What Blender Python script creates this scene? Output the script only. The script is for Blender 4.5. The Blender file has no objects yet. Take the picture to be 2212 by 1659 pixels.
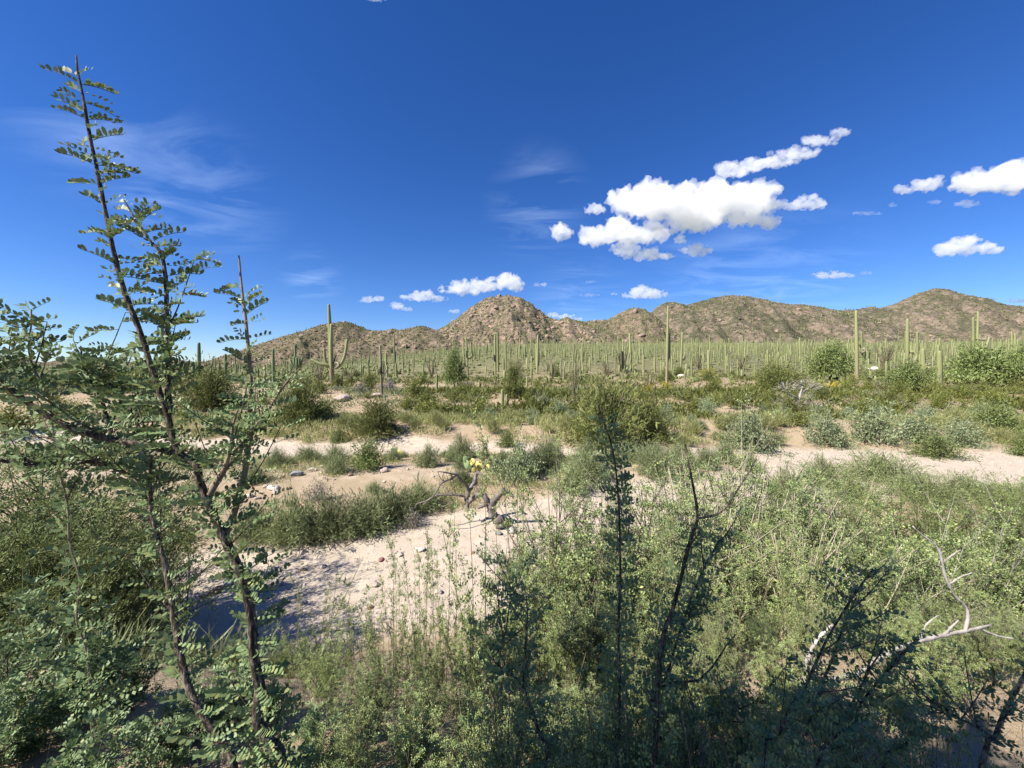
import bpy, math, random
import numpy as np
from mathutils import Vector, Matrix

# ------------------------------------------------------------------ camera, sky, sun, exposure
scene = bpy.context.scene
COL = scene.collection
RAD = math.radians
CAM_Z = 4.5
U0, V0, FPX = 1106.0, 829.5, 831.0          # measured picture units: centre and focal length
HORIZON_V = 795.0
PITCH = math.atan((V0 - HORIZON_V) / FPX)

cam_data = bpy.data.cameras.new('camera')
cam_data.sensor_width = 36.0
cam_data.lens = 18.0 / (U0 / FPX)
cam_data.clip_start = 0.05
cam_data.clip_end = 30000
cam = bpy.data.objects.new('camera', cam_data)
cam.location = (0, 0, CAM_Z)
cam.rotation_euler = (math.pi / 2 - PITCH, 0, 0)
COL.objects.link(cam)
scene.camera = cam

SUN_AZ, SUN_EL = RAD(-118), RAD(44)
TO_SUN = Vector((math.sin(SUN_AZ) * math.cos(SUN_EL), math.cos(SUN_AZ) * math.cos(SUN_EL), math.sin(SUN_EL)))
world = bpy.data.worlds.new('World')
scene.world = world
world.use_nodes = True
sun_data = bpy.data.lights.new('sun', 'SUN')
sun_data.energy = 5.0
sun_data.angle = RAD(0.5)
sun_data.color = (1.0, 0.93, 0.83)
sun = bpy.data.objects.new('sun', sun_data)
sun.rotation_euler = TO_SUN.to_track_quat('Z', 'Y').to_euler()
sun.location = (-20, -20, 40)
COL.objects.link(sun)

scene.view_settings.view_transform = 'Standard'
scene.view_settings.look = 'None'
scene.view_settings.gamma = 1.0
scene.view_settings.exposure = 1.1
scene.view_settings.use_curve_mapping = False
scene.render.engine = 'CYCLES'
scene.cycles.max_bounces = 8
scene.cycles.diffuse_bounces = 3
scene.cycles.glossy_bounces = 2
scene.cycles.transmission_bounces = 3
scene.cycles.transparent_max_bounces = 8
scene.cycles.volume_bounces = 10
scene.cycles.use_denoising = True


def build_world():
    nt = world.node_tree
    nt.nodes.clear()
    N = nt.nodes.new
    L = nt.links.new
    out = N('ShaderNodeOutputWorld')
    bg = N('ShaderNodeBackground')
    bg.inputs['Strength'].default_value = 0.105
    sky = N('ShaderNodeTexSky')
    sky.sky_type = 'NISHITA'
    sky.sun_disc = False
    sky.sun_elevation = SUN_EL
    sky.sun_rotation = SUN_AZ
    sky.altitude = 900
    sky.air_density = 1.0
    sky.dust_density = 0.0
    sky.ozone_density = 3.0
    hsv = N('ShaderNodeHueSaturation')
    hsv.inputs['Hue'].default_value = 0.508
    hsv.inputs['Saturation'].default_value = 1.17
    hsv.inputs['Value'].default_value = 0.61
    tint = N('ShaderNodeMix'); tint.data_type = 'RGBA'; tint.blend_type = 'MULTIPLY'
    tint.inputs['Factor'].default_value = 1.0
    tint.inputs['B'].default_value = (0.78, 0.90, 1.12, 1)
    L(sky.outputs[0], tint.inputs['A'])
    L(tint.outputs['Result'], hsv.inputs['Color'])
    # thin high cirrus, a property of the sky in every direction
    tc = N('ShaderNodeTexCoord')
    sep = N('ShaderNodeSeparateXYZ')
    L(tc.outputs['Generated'], sep.inputs[0])
    zc = N('ShaderNodeMath'); zc.operation = 'MAXIMUM'; zc.inputs[1].default_value = 0.03
    L(sep.outputs['Z'], zc.inputs[0])
    zc2 = N('ShaderNodeMath'); zc2.operation = 'ADD'; zc2.inputs[1].default_value = 0.08
    L(zc.outputs[0], zc2.inputs[0])
    dv = N('ShaderNodeVectorMath'); dv.operation = 'DIVIDE'
    L(tc.outputs['Generated'], dv.inputs[0])
    cmb = N('ShaderNodeCombineXYZ')
    for k in range(3):
        L(zc2.outputs[0], cmb.inputs[k])
    L(cmb.outputs[0], dv.inputs[1])
    mp = N('ShaderNodeMapping')
    mp.inputs['Rotation'].default_value = (0, 0, RAD(-38))
    mp.inputs['Scale'].default_value = (0.8, 1.7, 0.0)
    mp.inputs['Location'].default_value = (3.7, 1.2, 0)
    L(dv.outputs[0], mp.inputs['Vector'])
    n1 = N('ShaderNodeTexNoise')
    n1.inputs['Scale'].default_value = 1.7
    n1.inputs['Detail'].default_value = 9
    n1.inputs['Roughness'].default_value = 0.6
    n1.inputs['Distortion'].default_value = 0.9
    L(mp.outputs[0], n1.inputs['Vector'])
    r1 = N('ShaderNodeMapRange')
    r1.inputs['From Min'].default_value = 0.44
    r1.inputs['From Max'].default_value = 0.74
    r1.inputs['To Max'].default_value = 0.2
    L(n1.outputs['Fac'], r1.inputs['Value'])
    # patches of sky that carry the thin cirrus
    prev = None
    for (u, v, rad, amt) in ((250, 310, 0.15, 0.8), (400, 365, 0.12, 1.0), (480, 425, 0.15, 0.9), (350, 460, 0.10, 0.9), (1160, 450, 0.15, 1.2), (1560, 600, 0.22, 0.7), (680, 600, 0.08, 0.9), (1250, 640, 0.16, 0.6), (1720, 590, 0.16, 0.6), (1660, 625, 0.10, 0.8)):
        c = Vector(((u - U0) / FPX, 1.0, (HORIZON_V - v) / FPX)).normalized()
        ds = N('ShaderNodeVectorMath'); ds.operation = 'DISTANCE'
        L(tc.outputs['Generated'], ds.inputs[0])
        ds.inputs[1].default_value = c
        mr = N('ShaderNodeMapRange'); mr.interpolation_type = 'SMOOTHSTEP'
        mr.inputs['From Min'].default_value = rad; mr.inputs['From Max'].default_value = 0.0
        mr.inputs['To Max'].default_value = amt
        L(ds.outputs['Value'], mr.inputs['Value'])
        if prev is None:
            prev = mr.outputs[0]
        else:
            mm = N('ShaderNodeMath'); mm.operation = 'MAXIMUM'
            L(prev, mm.inputs[0]); L(mr.outputs[0], mm.inputs[1]); prev = mm.outputs[0]
    mu = N('ShaderNodeMath'); mu.operation = 'MULTIPLY'
    L(r1.outputs[0], mu.inputs[0]); L(prev, mu.inputs[1])
    mix = N('ShaderNodeMix'); mix.data_type = 'RGBA'
    mix.inputs['B'].default_value = (5.6, 7.0, 9.0, 1)
    L(mu.outputs[0], mix.inputs['Factor'])
    L(hsv.outputs[0], mix.inputs['A'])
    L(mix.outputs['Result'], bg.inputs['Color'])
    L(bg.outputs[0], out.inputs['Surface'])


build_world()

# ------------------------------------------------------------------ measuring helpers
CROPS = {'1': (0, 150, 1.508), '2': (0, 1150, 1.7015), '3': (0, 2050, 1.7015), '4': (900, 1050, 1.3825), '5': (2400, 1050, 1.3554),
         '6': (900, 1600, 1.3825), '7': (2400, 1600, 1.3554), '8': (1200, 2200, 1.4747), '9': (2600, 2200, 1.5447),
         'c': (2000, 450, 1.0886), 'd': (1500, 1700, 2.765), 'e': (1100, 1150, 2.765), 'f': (400, 1150, 2.765), 'g': (1900, 1250, 2.011),
         'r': (3000, 1150, 2.1434)}
SV = 2212.0 / 4032.0


def vw(c, x, y):
    a = CROPS[c]
    return ((x / a[2] + a[0]) * SV, (y / a[2] + a[1]) * SV)


def vl(c, d):
    return d / CROPS[c][2] * SV


def ray(u, v):
    x = (u - U0) / FPX
    y = (V0 - v) / FPX
    return np.array([x, math.cos(PITCH) + y * math.sin(PITCH), -math.sin(PITCH) + y * math.cos(PITCH)])


def at(u, v, Y):
    d = ray(u, v)
    return np.array([0, 0, CAM_Z]) + d * (Y / d[1])


# ------------------------------------------------------------------ noise
def _hash(ix, iy, seed):
    h = (ix.astype(np.int64) * 374761393 + iy.astype(np.int64) * 668265263 + seed * 974634533) & 0xFFFFFFFF
    h = ((h ^ (h >> 13)) * 1274126177) & 0xFFFFFFFF
    return ((h ^ (h >> 16)) & 0xFFFFFF) / float(0xFFFFFF)


def vnoise(x, y, seed=0):
    x = np.asarray(x, float); y = np.asarray(y, float)
    ix = np.floor(x); iy = np.floor(y)
    fx = x - ix; fy = y - iy
    fx = fx * fx * (3 - 2 * fx); fy = fy * fy * (3 - 2 * fy)
    a = _hash(ix, iy, seed); b = _hash(ix + 1, iy, seed)
    c = _hash(ix, iy + 1, seed); d = _hash(ix + 1, iy + 1, seed)
    return (a * (1 - fx) + b * fx) * (1 - fy) + (c * (1 - fx) + d * fx) * fy


def fbm(x, y, oct=4, seed=0, gain=0.5):
    s = 0; a = 1; t = 0
    for k in range(oct):
        s = s + a * (vnoise(x * 2 ** k + 17.3 * k, y * 2 ** k - 9.1 * k, seed + k) - 0.5)
        t += a; a *= gain
    return s / t * 2


def ss(a, b, x):
    t = np.clip((x - a) / (b - a), 0, 1)
    return t * t * (3 - 2 * t)


# ------------------------------------------------------------------ terrain shape
def y_foot(x):
    return np.clip(6.0 + 0.32 * (x + 3), 5.0, 12.5)


def bed_lines(x):
    near = np.clip(8.6 + 0.42 * (x + 3), 6.0, 17.0)
    far = 20.6 - 0.09 * x
    return near, far


def terrain(x, y):
    x = np.asarray(x, float); y = np.asarray(y, float)
    wob = fbm(x * 0.22, y * 0.22, 3, 5)
    yy = y + 1.1 * wob
    nb = 2.9 * (1 - ss(1.0, y_foot(x), yy))
    near, far = bed_lines(x)
    bar_c = 15.4 + 0.12 * x
    bar = 0.42 * np.exp(-((yy - bar_c) / 2.9) ** 2) * (1 - ss(5, 12, x))
    tw = fbm(x * 0.08 + 3, y * 0.02, 3, 21)
    y1 = yy + 2.2 * tw
    bank = 0.75 * ss(22.6, 25.5, y1) + 1.25 * ss(29.5, 37.0, y1 + 1.5 * fbm(x * 0.35, y * 0.35, 3, 9))
    az = np.arctan2(x, np.maximum(y, 1.0))
    slope = 0.008 + 0.068 * ss(-0.62, 0.05, az)
    baj = slope * np.maximum(y - 75, 0) * ss(70, 160, y)
    rough = 0.05 * fbm(x * 0.9, y * 0.9, 3, 2) + 0.025 * fbm(x * 3.1, y * 3.1, 2, 3)
    up = ss(34, 60, y)
    z = nb + bar + bank + baj + rough * (1 + 1.5 * up) + 0.35 * up * fbm(x * 0.06, y * 0.06, 3, 31)
    return z


def tz(x, y):
    return float(terrain(np.array([x]), np.array([y]))[0])


def ground(u, v, ymin=0.8):
    d = ray(u, v)
    Y = ymin * 1.012 ** np.arange(0, 640)
    X = d[0] / d[1] * Y
    Z = CAM_Z + d[2] / d[1] * Y
    T = terrain(X, Y)
    k = np.argmax(Z < T)
    if not (Z[k] < T[k]):
        k = len(Y) - 1
    return np.array([X[k], Y[k], T[k]])


# ------------------------------------------------------------------ mesh helpers
class MB:
    def __init__(self):
        self.v = []; self.f = {}; self.n = 0

    def add(self, V, F):
        V = np.asarray(V, float).reshape(-1, 3)
        F = np.asarray(F, np.int64)
        self.v.append(V)
        self.f.setdefault(F.shape[1], []).append(F + self.n)
        self.n += len(V)

    def mesh(self, name, mat=None, smooth=False):
        me = bpy.data.meshes.new(name)
        V = np.concatenate(self.v) if self.v else np.zeros((0, 3))
        me.vertices.add(len(V))
        me.vertices.foreach_set('co', V.astype(np.float32).ravel())
        loops = []; starts = []; totals = []; s = 0
        for k, fs in self.f.items():
            F = np.concatenate(fs)
            loops.append(F.ravel())
            starts.append(s + np.arange(len(F)) * k)
            totals.append(np.full(len(F), k))
            s += F.size
        if loops:
            loops = np.concatenate(loops); starts = np.concatenate(starts); totals = np.concatenate(totals)
            me.loops.add(len(loops)); me.loops.foreach_set('vertex_index', loops.astype(np.int32))
            me.polygons.add(len(starts))
            me.polygons.foreach_set('loop_start', starts.astype(np.int32))
            me.polygons.foreach_set('loop_total', totals.astype(np.int32))
            if smooth:
                me.polygons.foreach_set('use_smooth', np.ones(len(starts), bool))
        me.update(calc_edges=True)
        if mat:
            me.materials.append(mat)
        return me


def norm(a):
    a = np.asarray(a, float)
    return a / np.maximum(np.linalg.norm(a, axis=-1, keepdims=True), 1e-9)


def frames(d, n):
    """k directions d (local x) and hints n (local z) -> (k,3,3) with columns x,y,z"""
    x = norm(d)
    y = norm(np.cross(n, x))
    z = np.cross(x, y)
    return np.stack([x, y, z], axis=-1)


def inst(mb, T, F, R, S, O):
    """template verts T (n,3), faces F (m,c); k rotations R, scales S (k,) or (k,3), origins O"""
    k = len(O)
    if k == 0:
        return
    S = np.asarray(S, float)
    if S.ndim == 1:
        S = np.repeat(S[:, None], 3, axis=1)
    V = np.einsum('kij,knj->kni', R, T[None, :, :] * S[:, None, :]) + O[:, None, :]
    n = len(T)
    FF = (F[None, :, :] + (np.arange(k) * n)[:, None, None]).reshape(-1, F.shape[1])
    mb.add(V.reshape(-1, 3), FF)


def tube(mb, P, R, sides=6, cap=True, ribs=None):
    P = np.asarray(P, float); R = np.asarray(R, float)
    m = len(P)
    T = np.gradient(P, axis=0)
    T = norm(T)
    ref = np.array([0.0, 1.0, 0.0]) if abs(T[0][1]) < 0.8 else np.array([1.0, 0, 0])
    rings = []
    a = np.arange(sides) / sides * 2 * math.pi
    x = None
    for k in range(m):
        if x is None:
            x = norm(np.cross(T[k], ref))
        else:
            x = norm(x - T[k] * np.dot(x, T[k]))
        y = np.cross(T[k], x)
        rr = R[k] * (ribs if ribs is not None else 1.0)
        rings.append(P[k] + (np.cos(a) * rr)[:, None] * x + (np.sin(a) * rr)[:, None] * y)
    V = np.concatenate(rings)
    i = np.arange(m - 1)[:, None] * sides
    j = np.arange(sides)[None, :]
    j2 = (j + 1) % sides
    F = np.stack([i + j, i + j2, i + sides + j2, i + sides + j], axis=-1).reshape(-1, 4)
    mb.add(V, F)
    if cap:
        c = mb.n
        mb.add(np.array([P[-1] + T[-1] * R[-1] * 0.5]), np.zeros((0, 3), int))
        b = c - sides
        mb.f.setdefault(3, []).append(np.stack([b + j[0], b + j2[0], np.full(sides, c)], axis=-1))


def spline(P, n):
    """Catmull-Rom resample of P (m,k) to n points"""
    P = np.asarray(P, float)
    m = len(P)
    if m < 3:
        t = np.linspace(0, 1, n)[:, None]
        return P[0] * (1 - t) + P[-1] * t
    Q = np.vstack([2 * P[0] - P[1], P, 2 * P[-1] - P[-2]])
    seg = np.linalg.norm(np.diff(P[:, :3] if P.shape[1] > 3 else P, axis=0), axis=1)
    cum = np.concatenate([[0], np.cumsum(seg)]); cum /= cum[-1]
    s = np.linspace(0, 1, n)
    k = np.clip(np.searchsorted(cum, s, side='right') - 1, 0, m - 2)
    t = ((s - cum[k]) / np.maximum(cum[k + 1] - cum[k], 1e-9))[:, None]
    p0, p1, p2, p3 = Q[k], Q[k + 1], Q[k + 2], Q[k + 3]
    return 0.5 * (2 * p1 + (p2 - p0) * t + (2 * p0 - 5 * p1 + 4 * p2 - p3) * t * t + (3 * p1 - p0 - 3 * p2 + p3) * t ** 3)


def link(name, data, parent=None):
    o = bpy.data.objects.new(name, data)
    COL.objects.link(o)
    if parent is not None:
        o.parent = parent
    return o


def tag(o, label=None, cat=None, group=None, kind=None):
    if label: o['label'] = label
    if cat: o['category'] = cat
    if group: o['group'] = group
    if kind: o['kind'] = kind
    return o


def empty(name, loc, rz=0.0, sc=(1, 1, 1)):
    o = bpy.data.objects.new(name, None)
    COL.objects.link(o)
    o.location = loc; o.rotation_euler = (0, 0, rz); o.scale = sc
    o.empty_display_size = 0.1
    return o


def ico(sub):
    t = (1 + 5 ** 0.5) / 2
    V = [(-1, t, 0), (1, t, 0), (-1, -t, 0), (1, -t, 0), (0, -1, t), (0, 1, t), (0, -1, -t), (0, 1, -t), (t, 0, -1), (t, 0, 1), (-t, 0, -1), (-t, 0, 1)]
    F = [(0, 11, 5), (0, 5, 1), (0, 1, 7), (0, 7, 10), (0, 10, 11), (1, 5, 9), (5, 11, 4), (11, 10, 2), (10, 7, 6), (7, 1, 8),
         (3, 9, 4), (3, 4, 2), (3, 2, 6), (3, 6, 8), (3, 8, 9), (4, 9, 5), (2, 4, 11), (6, 2, 10), (8, 6, 7), (9, 8, 1)]
    V = [np.array(v) / np.linalg.norm(v) for v in V]
    for _ in range(sub):
        mid = {}; G = []
        def m(a, b):
            k = (min(a, b), max(a, b))
            if k not in mid:
                p = V[a] + V[b]; V.append(p / np.linalg.norm(p)); mid[k] = len(V) - 1
            return mid[k]
        for a, b, c in F:
            ab, bc, ca = m(a, b), m(b, c), m(c, a)
            G += [(a, ab, ca), (b, bc, ab), (c, ca, bc), (ab, bc, ca)]
        F = G
    return np.array(V), np.array(F)


ICO0, ICO1, ICO2 = ico(0), ico(1), ico(2)
OCT = (np.array([[1, 0, 0], [-1, 0, 0], [0, 1, 0], [0, -1, 0], [0, 0, 1.0], [0, 0, -1]]) * (1.1, 0.95, 1.0), np.array([[0, 2, 4], [2, 1, 4], [1, 3, 4], [3, 0, 4], [2, 0, 5], [1, 2, 5], [3, 1, 5], [0, 3, 5]]))


def rock_mesh(name, seed, mat, sub=1, blocky=0.6):
    rng = np.random.default_rng(seed)
    V, F = (ICO1 if sub == 1 else ICO2)
    V = V.copy()
    r = np.ones(len(V))
    for _ in range(9):      # cut flat facets
        n = norm(rng.normal(size=3)); d = rng.uniform(0.62, 0.95)
        p = V @ n
        V = V - np.maximum(p - d, 0)[:, None] * n * blocky * 1.5
    V *= 1 + rng.uniform(-0.06, 0.06, (len(V), 1))
    mb = MB(); mb.add(V, F)
    return mb.mesh(name, mat)


# ------------------------------------------------------------------ materials
def mat_base(name):
    m = bpy.data.materials.new(name)
    m.use_nodes = True
    nt = m.node_tree
    nt.nodes.clear()
    return m, nt, nt.nodes.new, nt.links.new


def ramp(N, stops):
    r = N('ShaderNodeValToRGB')
    e = r.color_ramp.elements
    while len(e) < len(stops):
        e.new(0.5)
    for k, (p, c) in enumerate(stops):
        e[k].position = p; e[k].color = (*c, 1)
    return r


def leaf_mat(name, cols, trans=0.3, rough=0.55, spec=0.3, obj_var=0.25):
    """foliage: each leaf has a colour of its own between the given ones"""
    m, nt, N, L = mat_base(name)
    out = N('ShaderNodeOutputMaterial')
    geo = N('ShaderNodeNewGeometry')
    r = ramp(N, [(i / max(len(cols) - 1, 1), tuple(np.array(c) * (1.62, 1.6, 1.45))) for i, c in enumerate(cols)])
    L(geo.outputs['Random Per Island'], r.inputs[0])
    oi = N('ShaderNodeObjectInfo')
    mr = N('ShaderNodeMapRange')
    mr.inputs['To Min'].default_value = 1 - obj_var
    mr.inputs['To Max'].default_value = 1 + obj_var
    L(oi.outputs['Random'], mr.inputs['Value'])
    hs = N('ShaderNodeHueSaturation')
    L(mr.outputs[0], hs.inputs['Value'])
    L(r.outputs[0], hs.inputs['Color'])
    p = N('ShaderNodeBsdfPrincipled')
    p.inputs['Roughness'].default_value = rough
    p.inputs['Specular IOR Level'].default_value = spec
    L(hs.outputs[0], p.inputs['Base Color'])
    t = N('ShaderNodeBsdfTranslucent')
    L(hs.outputs[0], t.inputs['Color'])
    mx = N('ShaderNodeMixShader')
    mx.inputs[0].default_value = trans
    L(p.outputs[0], mx.inputs[1]); L(t.outputs[0], mx.inputs[2])
    L(mx.outputs[0], out.inputs['Surface'])
    return m


def rough_mat(name, stops, scale=8.0, stretch=(1, 1, 1), bump=0.3, rough=0.85, detail=6, bump_dist=0.02, coord='Object', spec=0.2):
    m, nt, N, L = mat_base(name)
    out = N('ShaderNodeOutputMaterial')
    tc = N('ShaderNodeTexCoord')
    mp = N('ShaderNodeMapping')
    mp.inputs['Scale'].default_value = stretch
    L(tc.outputs[coord], mp.inputs['Vector'])
    n = N('ShaderNodeTexNoise')
    n.inputs['Scale'].default_value = scale
    n.inputs['Detail'].default_value = detail
    n.inputs['Roughness'].default_value = 0.62
    L(mp.outputs[0], n.inputs['Vector'])
    r = ramp(N, stops)
    L(n.outputs['Fac'], r.inputs[0])
    oi = N('ShaderNodeObjectInfo')
    mr = N('ShaderNodeMapRange')
    mr.inputs['To Min'].default_value = 0.82
    mr.inputs['To Max'].default_value = 1.18
    L(oi.outputs['Random'], mr.inputs['Value'])
    hs = N('ShaderNodeHueSaturation')
    L(mr.outputs[0], hs.inputs['Value']); L(r.outputs[0], hs.inputs['Color'])
    p = N('ShaderNodeBsdfPrincipled')
    p.inputs['Roughness'].default_value = rough
    p.inputs['Specular IOR Level'].default_value = spec
    L(hs.outputs[0], p.inputs['Base Color'])
    if bump:
        b = N('ShaderNodeBump')
        b.inputs['Strength'].default_value = bump
        b.inputs['Distance'].default_value = bump_dist
        L(n.outputs['Fac'], b.inputs['Height'])
        L(b.outputs[0], p.inputs['Normal'])
    L(p.outputs[0], out.inputs['Surface'])
    return m


def island_mat(name, cols, rough=0.85):
    m, nt, N, L = mat_base(name)
    out = N('ShaderNodeOutputMaterial')
    geo = N('ShaderNodeNewGeometry')
    r = ramp(N, [(i / max(len(cols) - 1, 1), c) for i, c in enumerate(cols)])
    L(geo.outputs['Random Per Island'], r.inputs[0])
    p = N('ShaderNodeBsdfPrincipled')
    p.inputs['Roughness'].default_value = rough
    p.inputs['Specular IOR Level'].default_value = 0.2
    L(r.outputs[0], p.inputs['Base Color'])
    L(p.outputs[0], out.inputs['Surface'])
    return m


M = {}
M['leaf_tall'] = leaf_mat('leaf_tall', [(0.055, 0.085, 0.038), (0.075, 0.115, 0.05), (0.09, 0.135, 0.065), (0.105, 0.15, 0.075), (0.12, 0.165, 0.085), (0.14, 0.15, 0.06)], 0.16, 0.52, 0.3, 0.12)
M['leaf_acacia'] = leaf_mat('leaf_acacia', [(0.05, 0.078, 0.032), (0.09, 0.128, 0.05), (0.13, 0.172, 0.072), (0.17, 0.21, 0.092), (0.22, 0.23, 0.09)], 0.12, 0.52, 0.3)
M['leaf_fine'] = leaf_mat('leaf_fine', [(0.075, 0.10, 0.036), (0.10, 0.132, 0.046), (0.12, 0.155, 0.056), (0.15, 0.18, 0.075)], 0.28, 0.55, 0.25)
M['leaf_paloverde'] = leaf_mat('leaf_paloverde', [(0.07, 0.085, 0.028), (0.095, 0.112, 0.037), (0.115, 0.13, 0.046), (0.135, 0.142, 0.055)], 0.3, 0.6, 0.2)
M['leaf_creosote'] = leaf_mat('leaf_creosote', [(0.062, 0.078, 0.02), (0.09, 0.108, 0.027), (0.115, 0.13, 0.034), (0.14, 0.145, 0.045)], 0.25, 0.5, 0.3)
M['leaf_silver'] = leaf_mat('leaf_silver', [(0.10, 0.13, 0.075), (0.14, 0.175, 0.10), (0.17, 0.20, 0.125), (0.20, 0.23, 0.15)], 0.25, 0.6, 0.2)
M['leaf_broom'] = leaf_mat('leaf_broom', [(0.085, 0.11, 0.05), (0.115, 0.142, 0.068), (0.14, 0.168, 0.085), (0.175, 0.185, 0.115)], 0.25, 0.6, 0.2)
M['leaf_grass'] = leaf_mat('leaf_grass', [(0.115, 0.14, 0.055), (0.155, 0.175, 0.075), (0.19, 0.20, 0.09), (0.25, 0.23, 0.13)], 0.3, 0.6, 0.2)
M['leaf_yellow'] = leaf_mat('leaf_yellow', [(0.16, 0.16, 0.03), (0.25, 0.22, 0.03), (0.36, 0.29, 0.04)], 0.25, 0.6, 0.2)
M['leaf_grey'] = leaf_mat('leaf_grey', [(0.10, 0.095, 0.085), (0.16, 0.152, 0.14), (0.21, 0.20, 0.185)], 0.1, 0.7, 0.2)
M['leaf_ocotillo'] = leaf_mat('leaf_ocotillo', [(0.055, 0.075, 0.03), (0.075, 0.10, 0.035), (0.095, 0.125, 0.05)], 0.15, 0.6, 0.2)
M['dry_grass'] = leaf_mat('dry_grass', [(0.20, 0.165, 0.10), (0.26, 0.215, 0.13), (0.30, 0.25, 0.155), (0.16, 0.16, 0.08)], 0.25, 0.7, 0.15)
M['pale_twig'] = rough_mat('pale_twig', [(0.3, (0.24, 0.21, 0.14)), (0.7, (0.42, 0.38, 0.28))], 25, (1, 1, 0.3), 0.2)
M['green_twig'] = rough_mat('green_twig', [(0.3, (0.10, 0.11, 0.045)), (0.7, (0.20, 0.20, 0.09))], 25, (1, 1, 0.3), 0.2)
M['bark'] = rough_mat('bark', [(0.36, (0.022, 0.017, 0.013)), (0.5, (0.075, 0.058, 0.044)), (0.62, (0.24, 0.20, 0.16))], 130, (1, 1, 0.22), 1.0, 0.9, 6, 0.006)
M['twig'] = rough_mat('twig', [(0.3, (0.12, 0.09, 0.06)), (0.7, (0.28, 0.23, 0.16))], 25, (1, 1, 0.3), 0.2)
M['whitewood'] = rough_mat('whitewood', [(0.3, (0.22, 0.19, 0.16)), (0.5, (0.33, 0.305, 0.27)), (0.68, (0.45, 0.425, 0.385))], 30, (1, 1, 0.4), 0.7, 0.9, 6, 0.01)
M['deadwood'] = rough_mat('deadwood', [(0.28, (0.06, 0.05, 0.044)), (0.5, (0.16, 0.14, 0.125)), (0.75, (0.28, 0.26, 0.245))], 16, (1, 1, 0.4), 0.8, 0.85, 6, 0.02)
M['boulder'] = rough_mat('boulder', [(0.3, (0.155, 0.112, 0.085)), (0.55, (0.265, 0.195, 0.15)), (0.8, (0.37, 0.29, 0.232))], 2.5, (1, 1, 1), 0.7, 0.9, 6, 0.15)
M['stone'] = rough_mat('stone', [(0.3, (0.34, 0.27, 0.22)), (0.55, (0.48, 0.40, 0.34)), (0.8, (0.62, 0.55, 0.48))], 3.0, (1, 1, 1), 0.6, 0.85, 6, 0.05)
M['stone_white'] = rough_mat('stone_white', [(0.3, (0.38, 0.345, 0.30)), (0.7, (0.55, 0.51, 0.46))], 3.0, (1, 1, 1), 0.5, 0.8, 6, 0.05)
M['stone_brown'] = rough_mat('stone_brown', [(0.3, (0.24, 0.15, 0.09)), (0.7, (0.40, 0.28, 0.18))], 3.0, (1, 1, 1), 0.5, 0.85, 6, 0.05)
M['stone_red'] = rough_mat('stone_red', [(0.3, (0.22, 0.10, 0.08)), (0.7, (0.36, 0.19, 0.15))], 3.0, (1, 1, 1), 0.5, 0.85, 6, 0.05)
M['stone_grey'] = rough_mat('stone_grey', [(0.3, (0.18, 0.19, 0.20)), (0.7, (0.33, 0.34, 0.35))], 3.0, (1, 1, 1), 0.5, 0.85, 6, 0.05)
M['gravel'] = island_mat('gravel', [(0.26, 0.19, 0.15), (0.42, 0.33, 0.27), (0.52, 0.42, 0.34), (0.62, 0.54, 0.46), (0.34, 0.25, 0.20)])
M['hill_rock_bits'] = island_mat('hill_rock_bits', [(0.15, 0.108, 0.08), (0.245, 0.18, 0.138), (0.34, 0.265, 0.208)])
M['hill_scrub'] = leaf_mat('hill_scrub', [(0.055, 0.068, 0.03), (0.075, 0.085, 0.038), (0.10, 0.105, 0.05)], 0.1, 0.8, 0.1)
M['plain_scrub'] = leaf_mat('plain_scrub', [(0.065, 0.08, 0.032), (0.085, 0.105, 0.04), (0.11, 0.13, 0.052), (0.13, 0.14, 0.065)], 0.1, 0.8, 0.1)
M['pear_green'] = rough_mat('pear_green', [(0.3, (0.13, 0.19, 0.08)), (0.7, (0.22, 0.28, 0.13))], 10, (1, 1, 1), 0.2, 0.5)
M['pear_yellow'] = rough_mat('pear_yellow', [(0.3, (0.50, 0.42, 0.12)), (0.7, (0.68, 0.58, 0.22))], 10, (1, 1, 1), 0.2, 0.5)


def saguaro_mat(name, green, brown, brown_to):
    """green skin, corky brown towards the old foot of the stem (object z is 0..1 up the stem)"""
    m, nt, N, L = mat_base(name)
    out = N('ShaderNodeOutputMaterial')
    tc = N('ShaderNodeTexCoord')
    sep = N('ShaderNodeSeparateXYZ')
    L(tc.outputs['Generated'], sep.inputs[0])
    n = N('ShaderNodeTexNoise'); n.inputs['Scale'].default_value = 5; n.inputs['Detail'].default_value = 5
    L(tc.outputs['Generated'], n.inputs['Vector'])
    ad = N('ShaderNodeMath'); ad.operation = 'MULTIPLY_ADD'
    ad.inputs[1].default_value = 0.45
    L(n.outputs['Fac'], ad.inputs[0]); L(sep.outputs['Z'], ad.inputs[2])
    r = ramp(N, [(0.0, brown), (max(brown_to * 0.6 + 0.2, 0.01), tuple(0.6 * np.array(brown) + 0.4 * np.array(green))), (min(brown_to + 0.3, 0.95), green), (1.0, tuple(np.array(green) * 1.08))])
    L(ad.outputs[0], r.inputs[0])
    oi = N('ShaderNodeObjectInfo')
    mr = N('ShaderNodeMapRange'); mr.inputs['To Min'].default_value = 0.78; mr.inputs['To Max'].default_value = 1.2
    L(oi.outputs['Random'], mr.inputs['Value'])
    hs = N('ShaderNodeHueSaturation'); L(mr.outputs[0], hs.inputs['Value']); L(r.outputs[0], hs.inputs['Color'])
    p = N('ShaderNodeBsdfPrincipled'); p.inputs['Roughness'].default_value = 0.65; p.inputs['Specular IOR Level'].default_value = 0.25
    L(hs.outputs[0], p.inputs['Base Color'])
    L(p.outputs[0], out.inputs['Surface'])
    return m


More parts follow.
